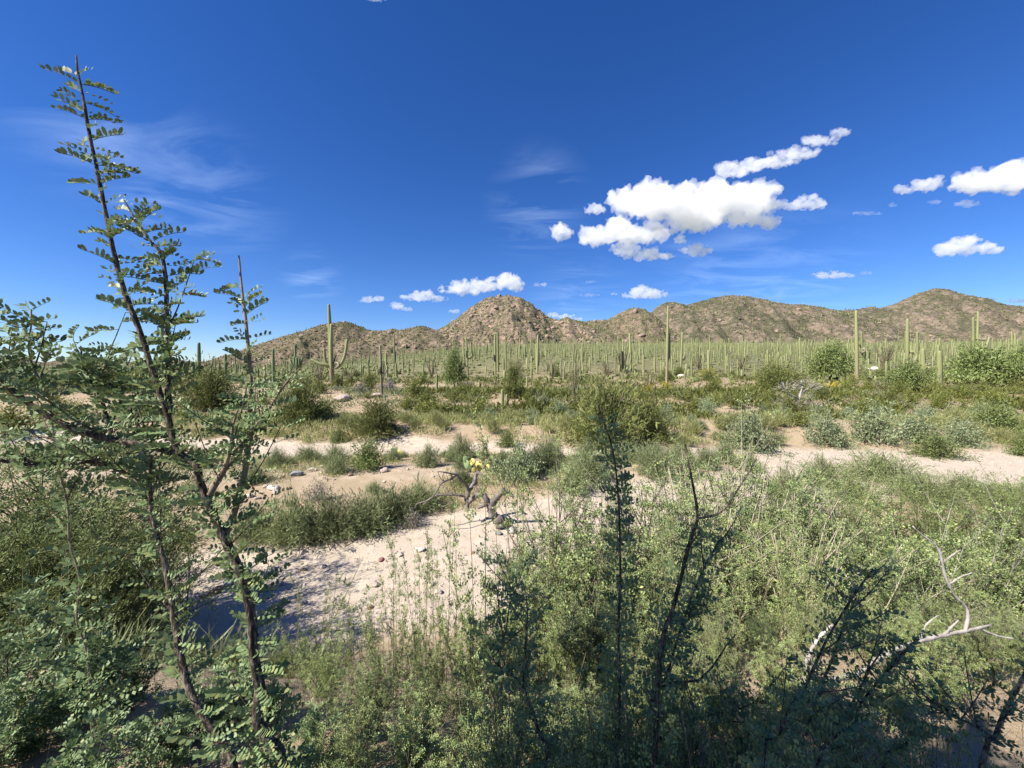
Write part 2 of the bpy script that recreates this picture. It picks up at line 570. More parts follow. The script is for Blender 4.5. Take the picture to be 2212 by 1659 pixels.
SG = (0.21, 0.222, 0.10)
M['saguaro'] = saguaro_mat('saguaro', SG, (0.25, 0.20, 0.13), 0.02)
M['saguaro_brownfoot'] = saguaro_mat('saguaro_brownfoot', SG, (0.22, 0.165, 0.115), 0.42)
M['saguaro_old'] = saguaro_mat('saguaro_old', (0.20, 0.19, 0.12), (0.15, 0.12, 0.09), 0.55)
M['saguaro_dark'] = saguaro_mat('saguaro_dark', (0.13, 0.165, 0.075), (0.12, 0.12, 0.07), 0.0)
M['scar'] = rough_mat('scar', [(0.3, (0.03, 0.025, 0.02)), (0.7, (0.09, 0.075, 0.06))], 14)


def ground_mat():
    m, nt, N, L = mat_base('desert_ground')
    out = N('ShaderNodeOutputMaterial')
    tc = N('ShaderNodeTexCoord')
    at_ = N('ShaderNodeAttribute'); at_.attribute_name = 'sand'

    def noise(scale, detail=6, rough=0.6):
        n = N('ShaderNodeTexNoise')
        n.inputs['Scale'].default_value = scale; n.inputs['Detail'].default_value = detail; n.inputs['Roughness'].default_value = rough
        L(tc.outputs['Object'], n.inputs['Vector'])
        return n
    big, mid, fine = noise(0.25, 5), noise(2.2, 8, 0.7), noise(28, 5, 0.7)
    sand = ramp(N, [(0.3, (0.315, 0.26, 0.20)), (0.5, (0.445, 0.38, 0.30)), (0.7, (0.56, 0.49, 0.405))])
    soil = ramp(N, [(0.25, (0.20, 0.15, 0.095)), (0.5, (0.325, 0.255, 0.17)), (0.75, (0.43, 0.35, 0.25))])
    a1 = N('ShaderNodeMath'); a1.operation = 'MULTIPLY_ADD'; a1.inputs[1].default_value = 0.5
    h = N('ShaderNodeMath'); h.operation = 'MULTIPLY'; h.inputs[1].default_value = 0.5
    L(fine.outputs['Fac'], h.inputs[0])
    L(mid.outputs['Fac'], a1.inputs[0]); L(h.outputs[0], a1.inputs[2])
    L(a1.outputs[0], sand.inputs[0])
    a2 = N('ShaderNodeMath'); a2.operation = 'MULTIPLY_ADD'; a2.inputs[1].default_value = 0.6
    h2 = N('ShaderNodeMath'); h2.operation = 'MULTIPLY'; h2.inputs[1].default_value = 0.4
    L(big.outputs['Fac'], h2.inputs[0])
    L(a1.outputs[0], a2.inputs[0]); L(h2.outputs[0], a2.inputs[2])
    L(a2.outputs[0], soil.inputs[0])
    # blend edge made ragged
    ed = N('ShaderNodeMath'); ed.operation = 'MULTIPLY_ADD'; ed.inputs[1].default_value = 0.7; ed.inputs[2].default_value = -0.35
    L(mid.outputs['Fac'], ed.inputs[0])
    sm = N('ShaderNodeMath'); sm.operation = 'ADD'
    L(at_.outputs['Fac'], sm.inputs[0]); L(ed.outputs[0], sm.inputs[1])
    mr = N('ShaderNodeMapRange'); mr.inputs['From Min'].default_value = 0.3; mr.inputs['From Max'].default_value = 0.7
    L(sm.outputs[0], mr.inputs['Value'])
    mx = N('ShaderNodeMix'); mx.data_type = 'RGBA'
    L(mr.outputs[0], mx.inputs['Factor']); L(soil.outputs[0], mx.inputs['A']); L(sand.outputs[0], mx.inputs['B'])
    # far plain: scrub-covered soil too far to tell apart
    at2 = N('ShaderNodeAttribute'); at2.attribute_name = 'scrub'
    sc = noise(0.35, 8, 0.75)
    scr = ramp(N, [(0.35, (0.09, 0.10, 0.045)), (0.54, (0.15, 0.15, 0.075)), (0.68, (0.30, 0.245, 0.16))])
    L(sc.outputs['Fac'], scr.inputs[0])
    mx2 = N('ShaderNodeMix'); mx2.data_type = 'RGBA'
    L(at2.outputs['Fac'], mx2.inputs['Factor']); L(mx.outputs['Result'], mx2.inputs['A']); L(scr.outputs[0], mx2.inputs['B'])
    p = N('ShaderNodeBsdfPrincipled'); p.inputs['Roughness'].default_value = 0.95; p.inputs['Specular IOR Level'].default_value = 0.1
    L(mx2.outputs['Result'], p.inputs['Base Color'])
    b = N('ShaderNodeBump'); b.inputs['Strength'].default_value = 0.9; b.inputs['Distance'].default_value = 0.05
    L(a1.outputs[0], b.inputs['Height']); L(b.outputs[0], p.inputs['Normal'])
    L(p.outputs[0], out.inputs['Surface'])
    return m


def hill_mat(name, rock, scrub, cover, scale=0.05):
    m, nt, N, L = mat_base(name)
    out = N('ShaderNodeOutputMaterial')
    tc = N('ShaderNodeTexCoord')

    def noise(s, d=8, r=0.7):
        n = N('ShaderNodeTexNoise'); n.inputs['Scale'].default_value = s; n.inputs['Detail'].default_value = d; n.inputs['Roughness'].default_value = r
        L(tc.outputs['Object'], n.inputs['Vector']); return n
    n1, n2, n3 = noise(scale * 0.25, 4), noise(scale * 3, 8, 0.75), noise(scale * 1.2, 6)
    rk = ramp(N, [(0.3, tuple(np.array(rock) * 0.55)), (0.5, rock), (0.72, tuple(np.minimum(np.array(rock) * 1.45, 0.6)))])
    L(n2.outputs['Fac'], rk.inputs[0])
    gr = ramp(N, [(0.3, tuple(np.array(scrub) * 0.6)), (0.6, scrub), (0.8, tuple(np.array(scrub) * 1.5))])
    L(n2.outputs['Fac'], gr.inputs[0])
    a = N('ShaderNodeMath'); a.operation = 'ADD'; L(n1.outputs['Fac'], a.inputs[0]); L(n3.outputs['Fac'], a.inputs[1])
    a2 = N('ShaderNodeMath'); a2.operation = 'MULTIPLY_ADD'; a2.inputs[1].default_value = 0.9; L(n2.outputs['Fac'], a2.inputs[0]); L(a.outputs[0], a2.inputs[2])
    mr = N('ShaderNodeMapRange'); mr.inputs['From Min'].default_value = cover - 0.22; mr.inputs['From Max'].default_value = cover + 0.22
    L(a2.outputs[0], mr.inputs['Value'])
    mx = N('ShaderNodeMix'); mx.data_type = 'RGBA'
    L(mr.outputs[0], mx.inputs['Factor']); L(gr.outputs[0], mx.inputs['A']); L(rk.outputs[0], mx.inputs['B'])
    p = N('ShaderNodeBsdfPrincipled'); p.inputs['Roughness'].default_value = 0.95; p.inputs['Specular IOR Level'].default_value = 0.1
    L(mx.outputs['Result'], p.inputs['Base Color'])
    b = N('ShaderNodeBump'); b.inputs['Strength'].default_value = 0.8; b.inputs['Distance'].default_value = 3.0
    L(n2.outputs['Fac'], b.inputs['Height']); L(b.outputs[0], p.inputs['Normal'])
    L(p.outputs[0], out.inputs['Surface'])
    return m


# ------------------------------------------------------------------ the ground: one sheet to the horizon
def sand_mask(x, y):
    near, far = bed_lines(x)
    w = 1.0 * fbm(x * 0.3, y * 0.3, 3, 44)
    a = np.exp(-(np.abs(y + w - near) / 2.7) ** 4)
    b = np.exp(-(np.abs(y + w * 1.2 - far) / 1.9) ** 4)
    c = ss(7, 13, x) * np.exp(-(np.abs(y + w - 17.5) / 4.2) ** 4)
    bar = 0.45 * np.exp(-((y - 15.5) / 2.6) ** 2) * (1 - ss(4, 9, x))
    return np.clip(np.maximum.reduce([a, b, c, bar]), 0, 1)


def build_ground():
    na, nr = 400, 250
    az = np.linspace(-math.pi, math.pi, na, endpoint=False)
    # finer in front of the camera
    az = np.sign(az) * math.pi * (np.abs(az) / math.pi) ** 1.25
    az = np.unique(np.round(az, 7)); na = len(az)
    r = 0.25 * (9000 / 0.25) ** (np.linspace(0, 1, nr))
    A, R = np.meshgrid(az, r, indexing='xy')
    X = R * np.sin(A); Y = R * np.cos(A)
    Z = terrain(X, np.maximum(Y, -50) * 1.0)
    V = np.stack([X, Y, Z], -1).reshape(-1, 3)
    i = np.arange(nr - 1)[:, None] * na; j = np.arange(na)[None, :]; j2 = (j + 1) % na
    F = np.stack([i + j, i + na + j, i + na + j2, i + j2], -1).reshape(-1, 4)
    mb = MB(); mb.add(V, F[:, ::-1])
    c = mb.n; mb.add(np.array([[0, 0, tz(0, 0)]]), np.zeros((0, 3), int))
    mb.f.setdefault(3, []).append(np.stack([np.arange(na), np.full(na, c), (np.arange(na) + 1) % na], -1)[:, ::-1])
    me = mb.mesh('desert_ground', ground_mat(), True)
    for nm, val in (('sand', sand_mask(V[:, 0], V[:, 1])), ('scrub', ss(48, 150, np.hypot(V[:, 0], V[:, 1])))):
        a = me.attributes.new(nm, 'FLOAT', 'POINT')
        a.data.foreach_set('value', np.append(val, 0.0).astype(np.float32))
    o = link('ground', me)
    tag(o, 'sandy desert ground with pale dry wash and rising plain', None, None, 'structure')
    return o


ground_obj = build_ground()

# ------------------------------------------------------------------ hills
BOULDERS = [rock_mesh('boulder', 500 + k, M['boulder'], 1, 0.75) for k in range(8)]


def hill(name, label, D, ridge, width, mat, noise_amp, seed, nx=260, ny=90, n_boulder=60, n_bits=1500, n_scrub=4000, bsize=(4, 9), rockseed=1, out_of=0.5, boulder_bias=None, nsag=400):
    """ridge: list of (u, v) picture points at depth D; the slope comes down towards the viewer"""
    rng = np.random.default_rng(seed)
    U = np.array([p[0] for p in ridge], float); Vv = np.array([p[1] for p in ridge], float)
    xr = (U - U0) / FPX * D
    zr = np.array([at(u, v, D)[2] for u, v in ridge])
    x0, x1 = xr[0], xr[-1]
    xs = np.linspace(x0, x1, nx)
    zs = np.interp(xs, xr, zr)
    k = np.array([1, 2, 1.0]); k /= k.sum()
    zs = np.convolve(np.pad(zs, 1, 'edge'), k, 'valid')
    base = -8.0
    t = np.linspace(0, 1.5, ny)
    Ht = (zs - base)

    def prof(t):
        return np.where(t <= 1, ss(0, 1, t) * 0.55 + 0.45 * t ** 1.5, np.maximum(1 - (t - 1) * 1.4, 0))

    def hz(x, t):
        z = np.interp(x, xs, zs)
        y = D + (t - 1) * width
        H = z - base
        # foreshortening keeps the ridge as measured; spurs and gullies on the face
        g = fbm(x / width * 5, y / width * 2.4, 5, seed)
        g2 = np.abs(fbm(x / width * 9 + 4, y / width * 5, 4, seed + 7))
        g3 = fbm(x / width * 40, y / width * 40, 3, seed + 11)
        face = np.sin(np.clip(t, 0, 1) * math.pi) ** 0.8
        zz = base + H * prof(t) + H * noise_amp * (0.9 * g - 0.5 * g2) * (face + 0.06) + H * 0.03 * g3 * (0.3 + face)
        e = np.minimum(ss(x0, x0 + 0.06 * (x1 - x0), x), 1 - ss(x1 - 0.06 * (x1 - x0), x1, x))
        return zz
    X, T = np.meshgrid(xs, t, indexing='xy')
    Z = hz(X, T)
    Y = D + (T - 1) * width
    V = np.stack([X, Y, Z], -1).reshape(-1, 3)
    i = np.arange(ny - 1)[:, None] * nx; j = np.arange(nx - 1)[None, :]
    F = np.stack([i + j, i + j + 1, i + nx + j + 1, i + nx + j], -1).reshape(-1, 4)
    mb = MB(); mb.add(V, F)
    o = link(name, mb.mesh(name, mat, True))
    tag(o, label, None, None, 'structure')

    def sample(n, tlo=0.15, thi=1.03, clump=0.0):
        if n == 0:
            return np.zeros(0), np.zeros(0), np.zeros(0)
        x = rng.uniform(x0, x1, n * 4); tt = rng.uniform(tlo, thi, n * 4)
        w = vnoise(x / width * 6 + 2, tt * 6, seed + 31)
        w2 = vnoise(x / width * 22 + 2, tt * 22, seed + 33)
        p = 1 - clump + clump * (ss(0.35, 0.8, w) * 1.6 + ss(0.5, 0.9, w2))
        if boulder_bias is not None and clump > 0:
            p = p * boulder_bias(x, tt)
        keep = rng.uniform(0, 1, n * 4) < p / max(p.max(), 1e-6)
        x, tt = x[keep][:n], tt[keep][:n]
        return x, D + (tt - 1) * width, hz(x, tt)
    x, y, z = sample(n_boulder, 0.25, 1.02, 1.0)
    for k in range(len(x)):
        b = link('boulder', BOULDERS[rng.integers(len(BOULDERS))], o)
        s = rng.uniform(*bsize) * (0.6 + 0.9 * rng.random() ** 3)
        b.location = (x[k], y[k], z[k] - 0.1 * s)
        b.rotation_euler = (rng.uniform(-.4, .4), rng.uniform(-.4, .4), rng.uniform(0, 6.3))
        b.scale = (s * rng.uniform(.8, 1.3), s * rng.uniform(.7, 1.1), s * rng.uniform(.55, 1.0))
    # smaller blocks
    x, y, z = sample(n_bits, 0.1, 1.02, 0.9)
    n = len(x)
    mb = MB()
    Tm = OCT[0] * np.array([1, 0.9, 0.8])
    s = rng.uniform(0.25, 0.5, n) * bsize[0]
    R = frames(rng.normal(size=(n, 3)), rng.normal(size=(n, 3)))
    inst(mb, Tm, OCT[1], R, np.stack([s * rng.uniform(.7, 1.5, n), s, s * rng.uniform(.6, 1.1, n)], -1), np.stack([x, y, z], -1))
    if n:
        tag(link('small_blocks', mb.mesh('small_blocks', M['hill_rock_bits']), o), None, None, None, 'stuff')
    # scrub dots: bushy little clumps of three lobes
    x, y, z = sample(n_scrub, 0.02, 1.04, 0.15)
    n = len(x)
    mb = MB()
    for q in range(2 if D < 750 else 1):
        s = rng.uniform(0.5, 1.0, n) * (1.35 if q == 0 else 0.9) * D / 700
        off = rng.normal(size=(n, 3)) * s[:, None] * 0.7 * q
        off[:, 2] = np.abs(off[:, 2])
        R = frames(rng.normal(size=(n, 3)), rng.normal(size=(n, 3)))
        inst(mb, OCT[0] * 1.15, OCT[1], R, np.stack([s, s * 0.9, s * rng.uniform(.7, 1.1, n)], -1), np.stack([x, y, z + 0.3 * s], -1) + off)
    tag(link('hillside_scrub', mb.mesh('hillside_scrub', M['hill_scrub']), o), None, None, None, 'stuff')
    if nsag:
        x, y, z = sample(nsag, 0.05, 1.0, 0.2)
        n = len(x)
        mb = MB()
        h = rng.uniform(3, 6.5, n); w = rng.uniform(0.28, 0.42, n) * D / 700 * 1.15
        R = np.repeat(np.eye(3)[None], n, 0)
        V5, F5 = column_template()
        inst(mb, V5, F5, R, np.stack([w, w, h], -1), np.stack([x, y, z - 0.3], -1))
        tag(link('hillside_cacti', mb.mesh('hillside_cacti', M['saguaro_far']), o), None, None, None, 'stuff')
    return o


M['saguaro_far'] = leaf_mat('saguaro_far', [(0.09, 0.105, 0.05), (0.125, 0.145, 0.068), (0.15, 0.168, 0.08), (0.175, 0.182, 0.10)], 0.0, 0.7, 0.2, 0.1)


def column_template(sides=6):
    a = np.arange(sides) / sides * 2 * math.pi
    ring = np.stack([np.cos(a), np.sin(a), np.zeros(sides)], -1)
    V = np.concatenate([ring * (0.85, 0.85, 1), ring * (1, 1, 0) + (0, 0, 0.5), ring * (0.85, 0.85, 0) + (0, 0, 0.93), ring * (0.4, 0.4, 0) + (0, 0, 1.0)])
    F = []
    for k in range(3):
        for j in range(sides):
            j2 = (j + 1) % sides
            F.append((k * sides + j, k * sides + j2, (k + 1) * sides + j2, (k + 1) * sides + j))
    return V, np.array(F)


ROCKY = hill_mat('hill_pink_rock', (0.255, 0.188, 0.146), (0.10, 0.098, 0.052), 1.40, 0.06)
MIDHILL = hill_mat('hill_mixed', (0.228, 0.17, 0.13), (0.097, 0.094, 0.05), 1.49, 0.05)
GREENHILL = hill_mat('hill_scrubby', (0.215, 0.162, 0.128), (0.085, 0.083, 0.052), 1.53, 0.03)


def build_hills():
    hill('scrub_hill', 'long low brown hill with rocky rim left of the rocky peak', 640,
         [(380, 840), (440, 800), (490, 775), (560, 745), (620, 726), (660, 713), (700, 700), (730, 696), (755, 697), (780, 704), (800, 713), (830, 714), (850, 711), (870, 713), (900, 705), (912, 703), (940, 711), (970, 716), (1010, 735), (1070, 765), (1120, 800)],
         190, MIDHILL, 0.16, 3, 280, 90, 100, 2600, 5200, (2.2, 4.6), nsag=300)
    hill('rocky_peak', 'pinkish rocky peak piled with boulders at the centre', 720,
         [(880, 790), (915, 745), (935, 722), (958, 708), (985, 690), (1000, 677), (1014, 666), (1030, 656), (1045, 648), (1058, 641), (1080, 638), (1100, 636.5), (1122, 640), (1135, 648), (1150, 656), (1160, 667), (1170, 672), (1185, 685), (1205, 692), (1222, 686), (1235, 691), (1260, 696), (1310, 715), (1380, 750), (1430, 790)],
         250, ROCKY, 0.17, 8, 300, 110, 200, 5200, 8000, (2.4, 5.6), nsag=450)
    hill('knobbly_hill', 'small reddish rocky hill right behind the peak', 830,
         [(1130, 790), (1180, 745), (1220, 708), (1250, 697), (1275, 692), (1292, 690), (1312, 690), (1340, 673), (1360, 664), (1372, 662), (1390, 666), (1405, 676), (1440, 705), (1490, 745), (1560, 790)],
         240, MIDHILL, 0.15, 14, 220, 80, 60, 2400, 4200, (3, 6.5), nsag=250)
    hill('middle_mountain', 'long olive-brown mountain ridge behind the dense cactus stand', 1050,
         [(1280, 800), (1340, 740), (1390, 690), (1415, 664), (1432, 655), (1450, 652), (1480, 659), (1510, 650), (1535, 643), (1555, 640), (1580, 637), (1602, 638), (1625, 646), (1650, 651), (1700, 656), (1730, 657), (1762, 661), (1780, 666), (1800, 670), (1850, 684), (1920, 712), (2000, 760), (2040, 800)],
         420, GREENHILL, 0.17, 21, 300, 100, 60, 3000, 7500, (3.5, 7), nsag=500)
    hill('distant_peak', 'tiny far peak showing in the saddle between mountains', 2600,
         [(1740, 700), (1790, 676), (1820, 667), (1845, 668), (1862, 663), (1877, 660), (1892, 664), (1905, 664), (1925, 660), (1945, 664), (1990, 690), (2040, 720)],
         600, GREENHILL, 0.1, 29, 120, 50, 0, 0, 1500, (4, 8), nsag=0)
    hill('high_mountain', 'tall dark olive mountain with rounded summit on the right', 1500,
         [(1700, 800), (1760, 740), (1810, 700), (1850, 680), (1890, 668), (1930, 655), (1955, 643), (1975, 633), (1995, 627), (2010, 623), (2024, 622), (2040, 624), (2060, 631), (2085, 642), (2105, 651), (2140, 658), (2180, 661), (2230, 663), (2320, 668), (2450, 690), (2600, 740), (2700, 800)],
         560, GREENHILL, 0.18, 33, 300, 100, 30, 2200, 8500, (4, 8), nsag=300)
    hill('far_low_hills', 'low brown hills on the far left skyline', 1100,
         [(-500, 800), (-300, 775), (-160, 760), (-60, 770), (-20, 768), (10, 766), (30, 775), (60, 786), (110, 790), (140, 788), (165, 779), (195, 772), (225, 776), (255, 784), (275, 780), (300, 786), (330, 790), (360, 779), (390, 777), (425, 782), (450, 790), (480, 786), (540, 800), (580, 815)],
         320, MIDHILL, 0.14, 41, 260, 60, 30, 1400, 3000, (3, 6), nsag=100)


build_hills()

# ------------------------------------------------------------------ clouds: closed bodies of scattering vapour
def cloud_mat(name, density):
    m, nt, N, L = mat_base(name)
    out = N('ShaderNodeOutputMaterial')
    v = N('ShaderNodeVolumeScatter')
    v.inputs['Color'].default_value = (0.995, 0.995, 0.998, 1)
    v.inputs['Density'].default_value = density
    v.inputs['Anisotropy'].default_value = 0.25
    L(v.outputs[0], out.inputs['Volume'])
    return m


M['cloud'] = cloud_mat('cloud_vapour', 0.0115)
M['cloud_thin'] = cloud_mat('cloud_vapour_thin', 0.005)
CT = {}
for nm, sc_ in (('big', 150.0), ('mid', 55.0), ('fine', 20.0)):
    t_ = bpy.data.textures.new('cloud_' + nm, 'CLOUDS')
    t_.noise_scale = sc_; t_.noise_depth = 3; t_.noise_basis = 'IMPROVED_PERLIN'
    CT[nm] = t_


def cloud(label, blobs, D=3200.0, thin=False, seed=0, amp=1.0):
    """blobs: (u, v, half width, half height) of puffy patches, picture units"""
    rng = np.random.default_rng(900 + seed)
    mb = MB()
    k = D / FPX
    for (u, v, a, b) in blobs:
        a *= 1.08; b *= 1.16
        n = int(np.clip(18 * max(a / b, 1), 18, 80))
        for q in range(n):
            th = rng.uniform(0, 2 * math.pi); rr = math.sqrt(rng.random()) * 0.85
            du, dv = math.cos(th) * rr * a, math.sin(th) * rr * b
            if dv > 0:
                dv *= 0.75          # flatter base
            edge = 1 - 0.55 * rr
            s = b * rng.uniform(0.36, 0.66) * edge * k
            c = at(u + du, v + dv, D + rng.uniform(-0.5, 0.5) * b * k * 1.3)
            V = ICO0[0] * np.array([s * 1.4, s * 1.1, s * (0.7 if dv > 0 else 0.9)]) + c
            mb.add(V, ICO0[1])
    V = np.concatenate(mb.v)
    ctr = V.mean(0)
    mb.v = [x - ctr for x in mb.v]
    me = mb.mesh('cloud', M['cloud_thin' if thin else 'cloud'])
    o = link('cloud', me)
    o.location = ctr
    size = max(b for _, _, _, b in blobs) * k
    rm = o.modifiers.new('remesh', 'REMESH'); rm.mode = 'VOXEL'; rm.voxel_size = max(size / 20, k * 0.9)
    for nm, st in (('big', 0.42), ('mid', 0.6), ('fine', 0.45)):
        if st:
            d = o.modifiers.new(nm, 'DISPLACE'); d.texture = CT[nm]; d.texture_coords = 'GLOBAL'; d.mid_level = 0.5
            d.strength = st * size * amp * 1.6
    r2 = o.modifiers.new('remesh_after', 'REMESH'); r2.mode = 'VOXEL'; r2.voxel_size = rm.voxel_size * 0.9
    tag(o, label, 'cloud', 'cumulus clouds in the sky')
    return o


def cb(*rows):
    out = []
    for (x, y, a, b) in rows:
        u, v = vw('c', x, y)
        out.append((u, v, vl('c', a), vl('c', b)))
    return out


def build_clouds():
    cloud('largest white cumulus cloud with grey base, above the middle mountain',
          cb((800, 400, 300, 90), (620, 370, 170, 72), (930, 350, 140, 72), (1060, 370, 100, 70), (1040, 455, 120, 34), (800, 460, 130, 46), (490, 375, 60, 52), (380, 408, 50, 20),
             (500, 505, 90, 60), (380, 530, 90, 36), (600, 510, 100, 46), (232, 498, 42, 38)), seed=1)
    cloud('small ragged cloud touching the right end of the largest cloud', cb((1285, 385, 75, 34), (1220, 395, 40, 16)), seed=2)
    cloud('small cumulus hanging just below the largest cloud', cb((500, 580, 70, 30), (600, 605, 110, 30), (680, 610, 40, 15), (735, 538, 24, 20)), seed=3)
    cloud('small puffy cloud right below the largest cloud', cb((815, 585, 66, 26), (765, 585, 40, 12)), seed=4)
    cloud('long slanting streaky cloud, highest of the white clouds', cb((960, 240, 85, 36), (1080, 215, 90, 34), (1180, 190, 85, 36), (1260, 165, 70, 28), (1340, 115, 90, 22), (1425, 80, 42, 16)), seed=5)
    cloud('white cumulus bank cut by the right picture edge', cb((2180, 270, 110, 66), (2060, 285, 110, 52), (1960, 300, 90, 38), (1800, 305, 66, 28), (1700, 325, 36, 14), (2330, 250, 120, 80)), seed=6)
    cloud('lone flat-bottomed cumulus over the high mountain', cb((1960, 565, 100, 42), (1880, 585, 70, 24), (2060, 580, 60, 26)), seed=7)
    cloud('thin flat cloud left of the lone flat-bottomed cumulus', cb((1380, 690, 90, 18), (1440, 692, 50, 11)), seed=8)
    cloud('tiny wisp beside the thin flat cloud', cb((1540, 680, 30, 9)), seed=9, thin=True)
    cloud('rounded cumulus just above the knobbly hill', cb((575, 765, 62, 30), (630, 772, 60, 20), (530, 775, 45, 17), (455, 772, 17, 9)), seed=10)
    cloud('faint streak of cloud under the big cloud', cb((350, 775, 50, 9)), seed=11, thin=True)
    cloud('wispy broken cloud below the white bank at the edge', cb((1970, 385, 62, 18), (1835, 375, 40, 10)), seed=12, thin=True)
    cloud('faint thin wisps under the slanting cloud', cb((1540, 425, 80, 10), (1650, 390, 22, 8)), seed=13, thin=True)
    cloud('bright cumulus resting above the rocky peak', [(1100, 608, 32, 19), (1060, 615, 40, 16), (1010, 622, 50, 17), (970, 626, 28, 11), (1115, 618, 17, 17)], seed=14)
    cloud('white flat cloud left of the cloud above the peak', [(915, 640, 34, 12), (885, 643, 22, 9), (945, 646, 26, 8)], seed=15)
    cloud('small ragged cloud farthest left of the cumulus row', [(795, 648, 17, 7), (818, 646, 11, 6), (780, 650, 9, 4)], seed=16)
    cloud('compact white puff low over the saddle', [(858, 661, 18, 9), (880, 668, 13, 5)], seed=17)
    cloud('tiny flat puff low beside the rocky peak', [(984, 673, 16, 4.5)], seed=18)
    cloud('tiny cloud just right of the peak-top cumulus', [(1166, 615, 16, 5.5)], seed=19)
    cloud('white puff peeping behind the shoulder of the peak', [(1195, 683, 18, 8), (1226, 686, 20, 9), (1250, 690, 9, 5)], D=3600, seed=20)
    cloud('white cloud sliver behind the right end of the ridge', [(2140, 648, 12, 5), (2190, 650, 28, 6), (2230, 652, 30, 8)], D=3600, seed=21)
    cloud('very small puff between the two middle cloud rows', [(1276, 608, 13, 4)], seed=22, thin=True)
    cloud('torn edge of a cloud at the top of the picture', [(812, -3, 24, 7), (760, -8, 40, 6)], seed=23, thin=True)


build_clouds()

# ------------------------------------------------------------------ words for where a plant stands
MARKS = [(-400, 'beyond the left edge'), (40, 'at the far left edge'), (170, 'left of the tall leafy stem'), (320, 'behind the tall leafy stem'), (455, 'by the rounded palo verde'), (580, 'right of the leafy shoots'),
         (655, 'near the dark green palo verde'), (712, 'in line with the giant saguaro'), (765, 'just right of the giant saguaro'), (808, 'in line with the dying saguaro'), (855, 'just right of the dying saguaro'),
         (905, 'near the young bank saguaro'), (985, 'near the thin small tree'), (1050, 'below the rocky peak'), (1110, 'near the vase-shaped bush'), (1165, 'right of the vase-shaped bush'), (1235, 'near the large open ocotillo'),
         (1310, 'at the large palo verde'), (1380, 'right of the large palo verde'), (1440, 'in line with the tall brown saguaro'), (1510, 'right of the tall brown saguaro'), (1580, 'left of the big round bush'), (1670, 'at the big round bush'),
         (1720, 'near the grey dead tree'), (1790, 'at the spreading mesquite'), (1852, 'in line with the tall thick saguaro'), (1905, 'near the dark ocotillo'), (1962, 'in line with the curled-arm saguaro'), (2030, 'near the thick nearest saguaro'),
         (2110, 'at the large round mesquite'), (2205, 'at the right edge'), (2600, 'beyond the right edge')]
USED = {}


def where(base, X, Y, size, lo, hi, y0, y1):
    u = U0 + X / Y * FPX
    mk = min(MARKS, key=lambda m: abs(m[0] - u))[1]
    sz = ('tiny', 'small', 'medium', 'large', 'very large')[int(np.clip((size - lo) / max(hi - lo, 1e-6) * 5, 0, 4))]
    dp = ('nearest', 'nearer', 'middle-distance', 'farther', 'farthest')[int(np.clip((Y - y0) / max(y1 - y0, 1e-6) * 5, 0, 4))]
    return f'{sz} {base} {mk}, {dp}'


# ------------------------------------------------------------------ saguaros
RIB24 = np.where(np.arange(24) % 2 == 0, 1.0, 0.84)
RIB16 = np.where(np.arange(16) % 2 == 0, 1.0, 0.85)


def cactus_stem(mb, P, r, n=10, sides=24, foot=0.82, top=0.9):
    """ribbed column along P with a domed tip"""
    ribs = RIB24 if sides == 24 else RIB16
    Q = spline(np.asarray(P, float), n)
    t = np.linspace(0, 1, n)
    R = r * np.interp(t, [0, 0.18, 0.6, 1], [foot, 0.97, 1.03, top])
    T = norm(Q[-1] - Q[-2])
    dome_p = [Q[-1] + T * r * top * h for h in (0.45, 0.85, 1.05)]
    dome_r = [r * top * q for q in (0.88, 0.55, 0.18)]
    tube(mb, np.vstack([Q, dome_p]), np.concatenate([R, dome_r]), sides, True, ribs)


def column_mesh(name, mat, seed, constriction=False):
    rng = np.random.default_rng(seed)
    mb = MB()
    z = np.array([0, 0.08, 0.25, 0.45, 0.65, 0.82, 0.93, 0.965, 0.988, 1.0])
    r = np.array([0.78, 0.9, 0.98, 1.04, 1.0, 0.97, 0.9, 0.78, 0.52, 0.2])
    r[2:6] *= rng.uniform(0.92, 1.06, 4)
    P = np.stack([rng.normal(size=10) * 0.05 + np.sin(z * rng.uniform(2, 4)) * rng.uniform(-.5, .5), rng.normal(size=10) * 0.03, z], -1)
    P[0, :2] = 0
    T = MB()
    a = np.arange(16) / 16 * 2 * math.pi
    V = np.concatenate([np.stack([P[k, 0] + np.cos(a) * r[k] * RIB16, P[k, 1] + np.sin(a) * r[k] * RIB16, np.full(16, z[k])], -1) for k in range(10)])
    i = np.arange(9)[:, None] * 16; j = np.arange(16)[None]; j2 = (j + 1) % 16
    mb.add(V, np.stack([i + j, i + j2, i + 16 + j2, i + 16 + j], -1).reshape(-1, 4))
    mb.f.setdefault(16, []).append((np.arange(16) + 9 * 16)[None])
    return mb.mesh(name, mat)


PLAIN = [column_mesh('saguaro', M['saguaro'], k) for k in range(5)] + [column_mesh('saguaro', M['saguaro_brownfoot'], 20 + k) for k in range(3)]


